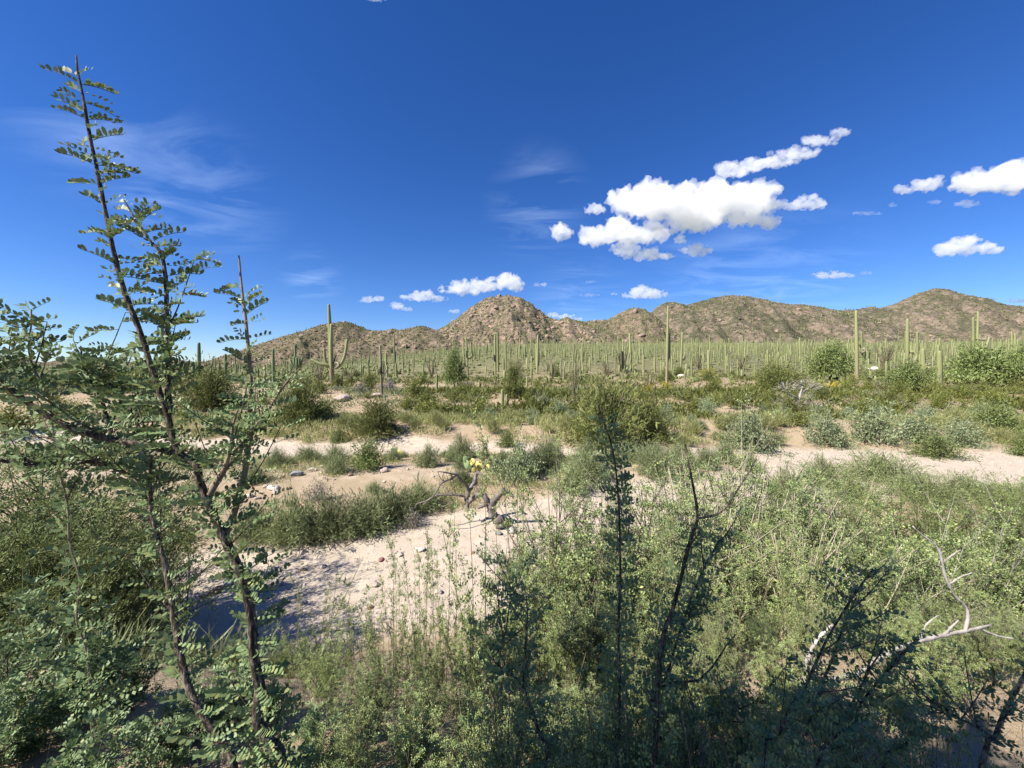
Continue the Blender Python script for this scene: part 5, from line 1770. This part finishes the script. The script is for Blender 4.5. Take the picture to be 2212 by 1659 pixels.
def build_near_shrubs():
    def W(key, u, Y, top, label, **kw):
        whip(key, (u - U0) / FPX * Y, Y, top, label, **kw)
    # left: the big fine-twigged green tree by the wash
    for k, (u, Y, top, wd, lab) in enumerate([(50, 5.6, 1015, 1.1, 'dense fine-twigged green bush behind the leafy stems, shading the sand'),
                                              (-60, 5.2, 1005, 1.2, 'dense fine-twigged green bush at the left edge'),
                                              (130, 5.0, 1110, .75, 'fine-twigged green bush, right end of the shady thicket'),
                                              (30, 4.3, 1120, 1.0, 'fine-twigged green bush in front of the shady thicket')]):
        W('fine', u, Y, top, lab, name='fine_twigged_bush', group='shady thicket at the left of the sand', wide=wd)
    W('fine', 585, 4.2, 1410, 'pale broomy bush at the lower edge of the sand', name='broomy_bush', group=None, wide=1.1)
    W('fine', 480, 4.0, 1440, 'broomy bush left behind the main leafy stem', name='broomy_bush', group=None, wide=1.0)
    # lower left, large leaves
    for k, (u, Y, top, lab) in enumerate([(160, 1.7, 1232, 'large-leaved acacia shrub with a bare tip at the lower left'), (40, 1.5, 1400, 'large-leaved acacia shrub in the lower left corner'),
                                          (250, 1.9, 1400, 'large-leaved acacia shrub between corner and second trunk'), (330, 1.5, 1480, 'large-leaved acacia shrub left of the second trunk base'),
                                          (120, 1.25, 1480, 'large-leaved acacia shrub at the bottom edge, far left'), (430, 1.7, 1470, 'large-leaved acacia shrub between the two trunks'),
                                          (560, 1.8, 1500, 'large-leaved acacia shrub right of the main trunk'), (-60, 1.8, 1350, 'large-leaved acacia shrub cut by the left edge'), (650, 1.5, 1540, 'large-leaved acacia shrub low right of the main trunk')]):
        W('bigleaf', u, Y, top, lab, group='large-leaved shrubs at the lower left')
    # centre and right: wand-like acacias, nearest rows first
    rows = [('sparse', 700, 2.1, 1330, 'first'), ('sparse', 830, 2.3, 1300, ''), ('sparse', 950, 2.2, 1290, ''), ('sparse', 1060, 2.0, 1330, ''), ('sparse', 1180, 2.2, 1240, ''),
            ('close', 1290, 2.1, 1270, ''), ('close', 1400, 2.0, 1310, ''), ('close', 780, 1.7, 1500, ''), ('close', 900, 1.6, 1470, ''), ('close', 1010, 1.6, 1490, ''), ('close', 1130, 1.6, 1450, ''),
            ('close', 1250, 1.55, 1480, ''), ('close', 1400, 1.7, 1470, ''),
            ('sparse', 640, 2.9, 1250, ''), ('sparse', 745, 3.2, 1290, ''), ('sparse', 860, 3.4, 1235, ''), ('sparse', 950, 3.3, 1180, ''), ('sparse', 1060, 3.0, 1190, ''), ('sparse', 1160, 3.2, 1060, ''), ('close', 1250, 3.0, 1110, ''),
            ('mid', 1290, 4.8, 1030, ''), ('mid', 1340, 4.4, 1060, ''), ('mid', 1540, 4.4, 1040, ''), ('mid', 1640, 4.8, 1010, ''), ('mid', 1380, 3.2, 1170, ''), ('mid', 1500, 3.0, 1190, ''),
            ('mid', 1730, 3.5, 1130, ''), ('mid', 1500, 6.2, 985, ''), ('mid', 1620, 6.6, 985, ''), ('mid', 1860, 4.6, 1080, ''),
            ('pale', 1980, 3.9, 1120, ''), ('pale', 2090, 4.2, 1110, ''), ('pale', 2200, 4.4, 1120, ''), ('mid', 2040, 2.9, 1270, ''), ('mid', 1660, 2.5, 1330, ''), ('mid', 1560, 2.3, 1350, ''),
            ('mid', 1780, 2.6, 1330, ''), ('close', 1900, 2.3, 1400, ''), ('close', 1490, 1.9, 1420, ''), ('mid', 2180, 3.1, 1330, ''), ('fine', 1900, 6.6, 1050, ''), ('fine', 2060, 6.4, 1060, ''), ('fine', 2200, 6.0, 1080, ''),
            ('fine', 1720, 5.4, 1090, ''), ('mid', 2290, 4.6, 1130, ''), ('close', 1560, 1.75, 1480, ''), ('close', 1700, 1.9, 1450, ''), ('close', 1800, 1.7, 1510, ''), ('close', 1640, 1.5, 1560, ''), ('close', 2020, 2.2, 1460, ''), ('mid', 2130, 2.7, 1400, ''), ('close', 1330, 1.45, 1560, ''), ('close', 1480, 1.45, 1570, ''), ('close', 1030, 1.35, 1580, ''), ('close', 880, 1.35, 1590, ''), ('close', 740, 1.4, 1570, ''), ('close', 1180, 1.35, 1580, ''), ('close', 1950, 1.8, 1540, ''), ('mid', 2230, 2.6, 1450, ''), ('close', 2060, 1.9, 1500, ''), ('close', 2150, 2.1, 1480, ''), ('close', 1990, 2.6, 1420, ''), ('close', 2230, 2.3, 1500, ''), ('fine', 2330, 6.5, 1060, ''), ('close', 690, 2.3, 1440, ''), ('close', 800, 2.5, 1430, ''), ('close', 920, 2.5, 1400, ''), ('close', 1040, 2.6, 1340, ''), ('close', 1130, 2.8, 1290, ''), ('close', 1220, 2.6, 1300, ''), ('sparse', 900, 2.6, 1150, ''), ('sparse', 1135, 2.8, 920, ''), ('sparse', 1240, 2.6, 1060, ''), ('sparse', 1400, 2.5, 1120, ''), ('sparse', 1560, 2.6, 1120, ''), ('sparse', 1680, 2.8, 1090, ''), ('sparse', 2080, 2.6, 1180, ''), ('sparse', 1830, 2.9, 1080, ''), ('fine', 1830, 5.6, 1100, '')]
    marks = [(760, 'left of centre, beside the open sand'), (1010, 'just below the open sand'), (1220, 'below the dead mesquite'), (1400, 'around the dark upright stem'),
             (1560, 'around the forked dark stem'), (1760, 'in the thicket right of the forked stem'), (1960, 'left of the white bare branch'), (2120, 'around the white bare branch'), (9999, 'at the right edge')]
    seen = {}
    for k, (key, u, Y, top, _) in enumerate(rows):
        pl = [m[1] for m in marks if u < m[0]][0]
        dp = 'frontmost' if Y < 2 else 'front-row' if Y < 2.7 else 'second-row' if Y < 3.6 else 'rear' if Y < 5.2 else 'hindmost'
        ft = {'sparse': 'wispy', 'close': 'small-leaved', 'mid': 'bushy', 'fine': 'fine-leaved', 'pale': 'pale-stemmed'}[key]
        lab = f'{dp} {ft} acacia {pl}'
        seen[lab] = seen.get(lab, 0) + 1
        if seen[lab] > 1:
            lab = f'{dp} {ft} acacia {pl}, ' + ('next to its like', 'third of its kind there', 'fourth of its kind there', 'fifth of its kind there')[seen[lab] - 2]
        W(key, u, Y, top, lab, wide=0.6 if key == 'sparse' else 1.0)


build_near_shrubs()


# ------------------------------------------------------------------ the tall leafy plants close to the camera
LEAVES = {}


def leaf_variants(key, mat, n=8, pairs=7, llen=0.27, lw=0.145):
    L = []
    for q in range(n):
        V, F = pinnate(pairs + (q % 3) - 1, llen * (1.1 - 0.05 * (q % 4)), lw, 0.18 + 0.05 * (q % 4), 0.8, True, 70 + q)
        mb = MB(); mb.add(V, F)
        x = np.linspace(0, 1, 5)
        tube(mb, np.stack([x, 0 * x, -(0.18 + 0.05 * (q % 4)) * x * x], -1), np.full(5, 0.013), 3, False)
        L.append(mb.mesh('leaf', mat))
    LEAVES[key] = L


leaf_variants('tall', M['leaf_tall'])
leaf_variants('small', M['leaf_tall'], 6, 4, 0.36, 0.18)


def leafy_plant(name, label, stems, seed, leaf_key='tall', limit=300, group=None, mat='bark', cat='shrub'):
    """stems: dict(pts=[(u,v)..], w=(px, px), Y=(y0, y1), gap=px, leaf=px, rng=(t0,t1), twigs=n, root=bool)"""
    rng = np.random.default_rng(seed)
    nodes = []
    s0 = stems[0]
    b = at(*s0['pts'][0], s0['Y'][0])
    origin = np.array([b[0], b[1], tz(b[0], b[1])])
    root = empty(name, origin)
    tag(root, label, cat, group)
    for s in stems:
        pts = s['pts']; m = len(pts)
        Y = np.linspace(s['Y'][0], s['Y'][1], m)
        P = np.array([at(*pts[k], Y[k]) for k in range(m)])
        R = np.linspace(s['w'][0], s['w'][1], m) / 2 / FPX * Y
        if s.get('root'):
            f = P[0].copy(); f[0] += 0.1 * (P[0] - P[1])[0]; f[2] = tz(f[0], f[1]) - 0.1
            if f[2] < P[0][2] - 0.05:
                P = np.vstack([f, P]); R = np.concatenate([[R[0] * 1.15], R])
        n = max(len(P) * 4, 12)
        A = spline(np.column_stack([P, R]), n)
        A[:, :3] += rng.normal(size=(n, 3)) * A[:, 3:4] * 0.07
        A[:, 3] *= 1 + 0.07 * rng.normal(size=n)
        mb = MB()
        tube(mb, A[:, :3] - origin, np.maximum(A[:, 3], 0.0012), 9, True, 1 + 0.06 * rng.normal(size=9))
        link('stem', mb.mesh('stem', M[s.get('mat', mat)], True), root)
        seg = np.linalg.norm(np.diff(A[:, :3], axis=0), axis=1); cum = np.concatenate([[0], np.cumsum(seg)])
        px = FPX / A[:, 1].mean()
        gap = s['gap'] / px
        t0, t1 = s.get('rng', (0.1, 1.0))
        d = t0 * cum[-1]
        side = 1

        def addleaf(p, tan, sd, size):
            hd = np.array([sd * rng.uniform(.55, 1.0), rng.uniform(-.75, .75), rng.uniform(-.3, .55)])
            hd = norm(hd + tan * 0.25)
            up = norm(np.array([rng.uniform(-.4, .4), rng.uniform(-1.3, -.1), rng.uniform(.35, 1.0)]))
            nodes.append((p, hd, up, size * rng.uniform(.7, 1.15)))
        while d < t1 * cum[-1]:
            i = min(np.searchsorted(cum, d) - 1, n - 2); i = max(i, 0)
            p = A[i, :3] + (A[i + 1, :3] - A[i, :3]) * ((d - cum[i]) / max(seg[i], 1e-6))
            tan = norm(A[i + 1, :3] - A[i, :3])
            size = s['leaf'] / px
            for _ in range(rng.choice([1, 2, 3], p=[.15, .35, .5])):
                addleaf(p, tan, side, size); side = -side
            d += gap * rng.uniform(.6, 1.4)
        for q in range(s.get('twigs', 0)):
            tt = rng.uniform(max(t0, .05), s.get('tmax', t1)) * cum[-1]
            i = int(np.clip(np.searchsorted(cum, tt) - 1, 0, n - 2))
            p = A[i, :3]; tan = norm(A[i + 1, :3] - A[i, :3])
            dr = norm(np.array([rng.choice([-1, 1]) * rng.uniform(.3, 1), rng.uniform(-.6, .6), rng.uniform(-.1, .8)]) + tan * .5)
            L = rng.uniform(60, 150) / px
            Q = spline(np.array([p, p + dr * L * .5 + [0, 0, .04 * L], p + dr * L + [0, 0, .22 * L]]), 7)
            mb = MB()
            tube(mb, Q - origin, np.linspace(1.7, 0.7, 7) / px, 5, True)
            link('twig', mb.mesh('twig', M['bark']), root)
            for z in range(rng.integers(8, 14)):
                f = (1.0 if z < 2 else rng.uniform(.12, 1)) * 5.99
                j = int(f)
                addleaf(Q[j] + (Q[j + 1] - Q[j]) * (f - j), dr, rng.choice([-1, 1]), s['leaf'] / px * .85)
    var = LEAVES[leaf_key]
    nodes.sort(key=lambda a: -a[3] / a[0][1])
    mbs = MB()
    for k, (p, hd, up, size) in enumerate(nodes):
        R = frames(hd[None], up[None])[0]
        me = var[rng.integers(len(var))]
        if k < limit:
            o = link('leaf', me, root)
            mat4 = Matrix(R.tolist()).to_4x4()
            o.matrix_local = Matrix.Translation(Vector(p - origin)) @ mat4 @ Matrix.Scale(size, 4)
        else:
            V, F = pinnate(5, .27, .125, .2, .5, True, k % 9)
            inst(mbs, V, F, R[None], np.array([size]), (p - origin)[None])
    if mbs.n:
        tag(link('foliage', mbs.mesh('foliage', M['leaf_tall']), root), None, None, None, 'stuff')
    return root


def build_tall_plants():
    Y0 = 1.12
    leafy_plant('tall_acacia', 'tall leafy acacia reaching high into the sky at the left', [
        dict(pts=[(609, 1659), (578, 1600), (554, 1550), (560, 1491), (548, 1415), (542, 1334), (529, 1270), (506, 1205), (477, 1150), (448, 1082), (429, 1037), (424, 1004), (389, 982), (371, 937), (358, 882), (342, 840), (322, 776), (303, 718), (274, 647), (255, 585), (238, 510), (222, 430), (207, 355), (192, 285), (181, 220), (172, 175), (167, 150), (165, 120)],
             w=(24, 3), Y=(Y0, Y0 + .1), gap=19, leaf=56, rng=(0.14, 0.98), twigs=8, tmax=0.55, root=True),
        dict(pts=[(485, 1158), (493, 1140), (516, 1073), (529, 1018), (537, 937), (542, 840), (537, 760), (529, 679), (522, 620), (516, 552)], w=(15, 3), Y=(Y0 + .04, Y0 + .22), gap=26, leaf=48, rng=(0.1, .93), twigs=1, tmax=0.4, mat='twig'),
        dict(pts=[(366, 890), (363, 826), (364, 746), (360, 682), (358, 606), (349, 550), (318, 512), (290, 470), (268, 432)], w=(13, 2.5), Y=(Y0 + .1, Y0 + .2), gap=19, leaf=54, rng=(.05, 1), twigs=2, tmax=0.4),
        dict(pts=[(452, 1069), (484, 1018), (516, 976), (545, 937), (574, 895), (613, 834), (648, 795)], w=(12, 3), Y=(Y0 + .02, Y0 + .1), gap=20, leaf=42, rng=(.1, .9), twigs=6, tmax=.6, mat='twig'),
        dict(pts=[(484, 1018), (497, 972), (503, 921), (513, 886)], w=(8, 4), Y=(Y0 + .03, Y0), gap=24, leaf=50, rng=(.1, .7), twigs=4, mat='twig'),
    ], 11, 'tall', 300)
    leafy_plant('branching_acacia', 'leafy acacia with second dark trunk and long arching left branches', [
        dict(pts=[(505, 1662), (477, 1610), (445, 1555), (419, 1509), (400, 1460), (390, 1415), (380, 1350), (367, 1279), (355, 1215), (335, 1141), (326, 1124), (309, 1063), (290, 1034), (226, 1001), (174, 979), (120, 950), (70, 940)], w=(17, 4), Y=(1.2, 1.35), gap=26, leaf=50, rng=(.2, 1), twigs=5, root=True),
        dict(pts=[(335, 1141), (318, 1085), (290, 1034), (226, 1001), (174, 979)], w=(6, 4), Y=(1.22, 1.33), gap=24, leaf=48, rng=(.1, 1), twigs=6),
        dict(pts=[(395, 985), (322, 963), (258, 953), (193, 937), (129, 911), (64, 872), (26, 843), (-20, 800), (-60, 740)], w=(15, 8), Y=(1.16, 1.05), gap=28, leaf=50, rng=(.02, 1), twigs=6),
        dict(pts=[(240, 1004), (190, 997), (145, 1005), (81, 1006), (0, 995), (-60, 985)], w=(9, 7), Y=(1.3, 1.15), gap=30, leaf=48, rng=(.05, 1), twigs=5),
        dict(pts=[(297, 960), (297, 912), (280, 883), (258, 844), (228, 815), (200, 793)], w=(9, 4), Y=(1.25, 1.35), gap=22, leaf=48, rng=(.05, 1), twigs=4),
        dict(pts=[(240, 935), (226, 886), (209, 831), (190, 805), (180, 790), (174, 747)], w=(8, 3), Y=(1.3, 1.35), gap=24, leaf=56, rng=(.05, .9), twigs=5),
        dict(pts=[(327, 1100), (324, 1034), (327, 985), (330, 940)], w=(7, 4), Y=(1.22, 1.2), gap=24, leaf=54, rng=(.05, 1), twigs=5),
    ], 23, 'tall', 300)
    leafy_plant('slim_acacia', 'slim leafy acacia shoot at the left edge', [
        dict(pts=[(190, 1430), (166, 1340), (172, 1250), (150, 1170), (146, 1090), (124, 1000), (112, 900), (106, 857), (88, 825), (77, 805), (64, 770), (62, 740), (68, 700), (67, 668)], w=(4, 3), Y=(1.5, 1.5), gap=20, leaf=46, rng=(.15, 1), twigs=8, root=True, mat='twig'),
        dict(pts=[(64, 880), (30, 830), (0, 800), (-20, 780)], w=(6, 4), Y=(1.45, 1.4), gap=22, leaf=50, rng=(.05, 1), twigs=6, mat='twig'),
    ], 31, 'small', 300)
    # shaded stems at the right
    D = 'dark shaded shoots in the right foreground'
    leafy_plant('shaded_shoot', 'straight dark leafy shoot standing alone right of centre', [
        dict(pts=[(1338, 1500), (1335, 1370), (1340, 1250), (1337, 1100), (1326, 985), (1303, 905), (1290, 872)], w=(6.5, 2.1), Y=(1.0, 1.05), gap=9, leaf=35, rng=(.3, .97), root=True)], 41, 'small', 300, D)
    leafy_plant('shaded_shoot', 'forked dark bare-tipped shoot rising right of the straight one', [
        dict(pts=[(1420, 1480), (1454, 1315), (1475, 1230), (1490, 1169), (1507, 1121), (1503, 1080), (1495, 1040), (1488, 1000), (1480, 959)], w=(10.1, 2.8), Y=(.95, 1.0), gap=12, leaf=34, rng=(.05, .86), twigs=9, root=True),
        dict(pts=[(1507, 1121), (1559, 1104), (1600, 1048), (1620, 1015), (1634, 991)], w=(5.0, 2.1), Y=(.98, 1.0), gap=60, leaf=22, rng=(.1, .8)),
        dict(pts=[(1440, 1460), (1480, 1330), (1520, 1230), (1560, 1160)], w=(5.8, 2.1), Y=(.95, 1.05), gap=12, leaf=34, rng=(.1, 1), twigs=6)], 43, 'small', 300, D)
    leafy_plant('shaded_shoot', 'dark shaded stem forking near the bottom centre', [
        dict(pts=[(1186, 1662), (1165, 1590), (1153, 1542), (1131, 1486), (1135, 1400), (1140, 1320), (1133, 1270)], w=(8.6, 2.8), Y=(.95, 1.05), gap=13, leaf=34, rng=(.1, 1), twigs=8, root=True),
        dict(pts=[(1131, 1486), (1100, 1452), (1075, 1445), (1094, 1356), (1100, 1300)], w=(5.8, 2.1), Y=(1.0, 1.1), gap=12, leaf=34, rng=(.1, 1), twigs=6)], 47, 'small', 300, D)
    leafy_plant('shaded_shoot', 'pair of long dark slanting shoots in front of the white branch', [
        dict(pts=[(1700, 1600), (1731, 1505), (1755, 1450), (1781, 1392), (1805, 1350), (1824, 1317), (1855, 1270), (1886, 1230)], w=(7.2, 2.8), Y=(.9, .95), gap=13, leaf=34, rng=(.02, 1), twigs=7, root=True),
        dict(pts=[(1740, 1590), (1763, 1509), (1799, 1420), (1822, 1350), (1850, 1290)], w=(6.5, 2.8), Y=(.92, .97), gap=13, leaf=34, rng=(.05, 1), twigs=5)], 53, 'small', 300, D)
    leafy_plant('shaded_shoot', 'dark slanting shoots crossing the white branch farther right', [
        dict(pts=[(1800, 1610), (1834, 1534), (1877, 1448), (1905, 1405)], w=(5.8, 2.8), Y=(.95, 1.0), gap=13, leaf=32, rng=(.05, 1), twigs=6, root=True),
        dict(pts=[(1838, 1545), (1890, 1480), (1940, 1420), (1985, 1380)], w=(5.0, 2.1), Y=(.95, 1.0), gap=13, leaf=32, rng=(.1, 1), twigs=4)], 59, 'small', 300, D)
    leafy_plant('shaded_shoot', 'dark thick stem leaning in the lower right corner', [
        dict(pts=[(2120, 1665), (2150, 1590), (2172, 1534), (2205, 1475), (2240, 1400)], w=(10.1, 5.6), Y=(.95, 1.0), gap=15, leaf=34, rng=(.0, 1), twigs=10, root=True),
        dict(pts=[(2150, 1595), (2090, 1560), (2040, 1540), (1990, 1545)], w=(5.8, 2.1), Y=(.95, 1.05), gap=12, leaf=34, rng=(.1, 1), twigs=8)], 61, 'small', 300, D)
    leafy_plant('shaded_shoot', 'thin dark branch slanting left of the slanting pair', [
        dict(pts=[(1400, 1560), (1444, 1480), (1508, 1470), (1543, 1434), (1568, 1395), (1590, 1370)], w=(5.8, 2.1), Y=(1.0, 1.05), gap=13, leaf=30, rng=(.1, .8), twigs=4, root=True),
        dict(pts=[(1420, 1600), (1470, 1560), (1530, 1545), (1600, 1530), (1660, 1500)], w=(5.0, 2.1), Y=(.95, 1.0), gap=12, leaf=32, rng=(.1, 1), twigs=8)], 67, 'small', 300, D)
    leafy_plant('shaded_shoot', 'dense dark leafy shoots at the bottom right of centre', [
        dict(pts=[(1640, 1690), (1680, 1600), (1700, 1540), (1730, 1490)], w=(6.5, 2.8), Y=(.75, .8), gap=9, leaf=39, rng=(.0, 1), twigs=14, root=True),
        dict(pts=[(1760, 1690), (1780, 1620), (1830, 1570), (1880, 1540)], w=(5.8, 2.8), Y=(.78, .85), gap=9, leaf=37, rng=(.0, 1), twigs=12, root=True),
        dict(pts=[(1900, 1690), (1930, 1630), (1990, 1590), (2050, 1575)], w=(5.8, 2.8), Y=(.85, .9), gap=10, leaf=35, rng=(.0, 1), twigs=10, root=True)], 71, 'small', 300, D)
    # white bare branch
    Yw = 1.8
    u, v = 1735, 1600
    b = at(u, v, Yw); g = np.array([b[0], Yw, tz(b[0], Yw)])
    root = empty('bare_branch', g)
    tag(root, 'white bare branch bent at right angles in the right foreground', 'branch')

    def V9(pts):
        return pts
    CROPS['v'] = (0, 0, SV)
    z0 = tz(at(1740, 1500, Yw)[0], Yw)
    vb = V0 + 0
    foot_v = 795 + (CAM_Z - z0) / Yw * FPX
    px_limbs(root, 'v', Yw, [
        ('limb', [(1742, foot_v, 15.3), (1738, 1560, 12.8), (1735, 1487, 10.9), (1742, 1452, 9.6), (1749, 1413, 8.3), (1767, 1381, 6.4), (1799, 1349, 4.5)]),
        ('limb', [(1738, 1560, 11.5), (1765, 1490, 10.9), (1795, 1470, 10.2), (1852, 1456, 9.6), (1880, 1434, 9.6), (1916, 1413, 9.6), (1948, 1397, 8.9), (2001, 1381, 8.9), (2093, 1361, 7.1), (2140, 1350, 4.5)]),
        ('limb', [(2086, 1363, 6.4), (2090, 1317, 5.7), (2065, 1289, 5.7), (2044, 1250, 5.7), (2033, 1202, 5.1), (2021, 1177, 4.5), (1989, 1153, 3.2), (1972, 1137, 1.9)]),
        ('branch', [(2035, 1373, 4.5), (2055, 1355, 3.9), (2070, 1340, 2.5)]),
        ('branch', [(1820, 1392, 3.2), (1845, 1378, 2.5), (1862, 1380, 1.3)]),
        ('branch', [(2050, 1262, 4), (2078, 1245, 3), (2100, 1238, 1.5)]), ('branch', [(2036, 1215, 4), (2062, 1195, 3), (2075, 1188, 1.5)]), ('branch', [(1900, 1420, 4), (1925, 1445, 3), (1950, 1452, 1.5)]), ('branch', [(1990, 1385, 4), (2000, 1350, 3), (2025, 1330, 1.5)]), ('branch', [(2115, 1356, 4), (2150, 1372, 3), (2190, 1380, 1.5)]),
    ], M['whitewood'], g, 9, 0.16, 4)


build_tall_plants()


def build_shaded_bushes():
    for (u, Y, top, lab) in [(1090, 1.05, 1470, 'dark shaded bush beside the forking stem at bottom centre'), (1250, 1.0, 1540, 'low dark shaded bush right of the forking stem'),
                             (1400, 1.0, 1440, 'dark shaded bush at the foot of the forked shoot'), (1530, .95, 1540, 'dark shaded bush under the thin slanting branch'),
                             (1690, .9, 1480, 'dense dark shaded bush below the slanting pair'), (1820, .95, 1530, 'dark shaded bush right under the white branch'),
                             (1960, .95, 1560, 'dark shaded bush left of the corner stem'), (2110, 1.0, 1570, 'dark shaded bush at the corner stem'), (1180, .9, 1600, 'dark shaded bush on the bottom edge near centre')]:
        whip('close', (u - U0) / FPX * Y, Y, top, lab, 'dark shaded bushes along the bottom right', wide=0.62)


build_shaded_bushes()


def build_added_shade_tree():
    """unseen tree added behind the viewpoint, its crown shaped to shade the right foreground"""
    rng = np.random.default_rng(5)
    sd = np.array([-math.sin(SUN_AZ), -math.cos(SUN_AZ)]); q2 = np.array([sd[1], -sd[0]])
    X, Y = sd * -3.3 + q2 * 0.72
    z0 = tz(X, Y)
    root = empty('mesquite_tree', (X, Y, z0))  # put in out of view as a shade caster for the dark shoots
    tag(root, 'unseen dense mesquite added behind the viewpoint to shade the right foreground', 'tree')
    mb = MB()
    tube(mb, spline(np.array([[0, 0, -.2], [.05, .05, .8], [-.05, .1, 1.6], [0, .1, 2.6]]), 9), np.linspace(.16, .08, 9), 8, True)
    for q in range(9):
        a = rng.uniform(0, 6.28)
        tube(mb, spline(np.array([[0, .1, 1.4 + .1 * q], [math.cos(a) * .6, math.sin(a) * .6, 2.4 + .12 * q], [math.cos(a) * 1.2, math.sin(a) * 1.2, 3.1 + .18 * q]]), 6), np.linspace(.05, .015, 6), 5, True)
    link('trunk', mb.mesh('trunk', M['bark'], True), root)
    n = 17000
    d = norm(rng.normal(size=(n, 3))); r = rng.random(n) ** .4
    r = r * (0.88 + 0.22 * vnoise(d[:, 0] * 2.5 + 5, d[:, 1] * 2.5 + d[:, 2] * 2, 3))
    a_, b_, c_ = d[:, 0] * r * 1.9, d[:, 1] * r * 1.95, d[:, 2] * r * 1.85
    p = np.stack([sd[0] * a_ + q2[0] * b_, sd[1] * a_ + q2[1] * b_, c_ + 3.75], -1)
    mb = MB()
    inst(mb, LEAF_T, LEAF_F, frames(rng.normal(size=(n, 3)), rng.normal(size=(n, 3))), np.stack([np.full(n, .17), np.full(n, .085), np.full(n, .1)], -1), p)
    link('crown', mb.mesh('crown', M['leaf_fine']), root)


build_added_shade_tree()
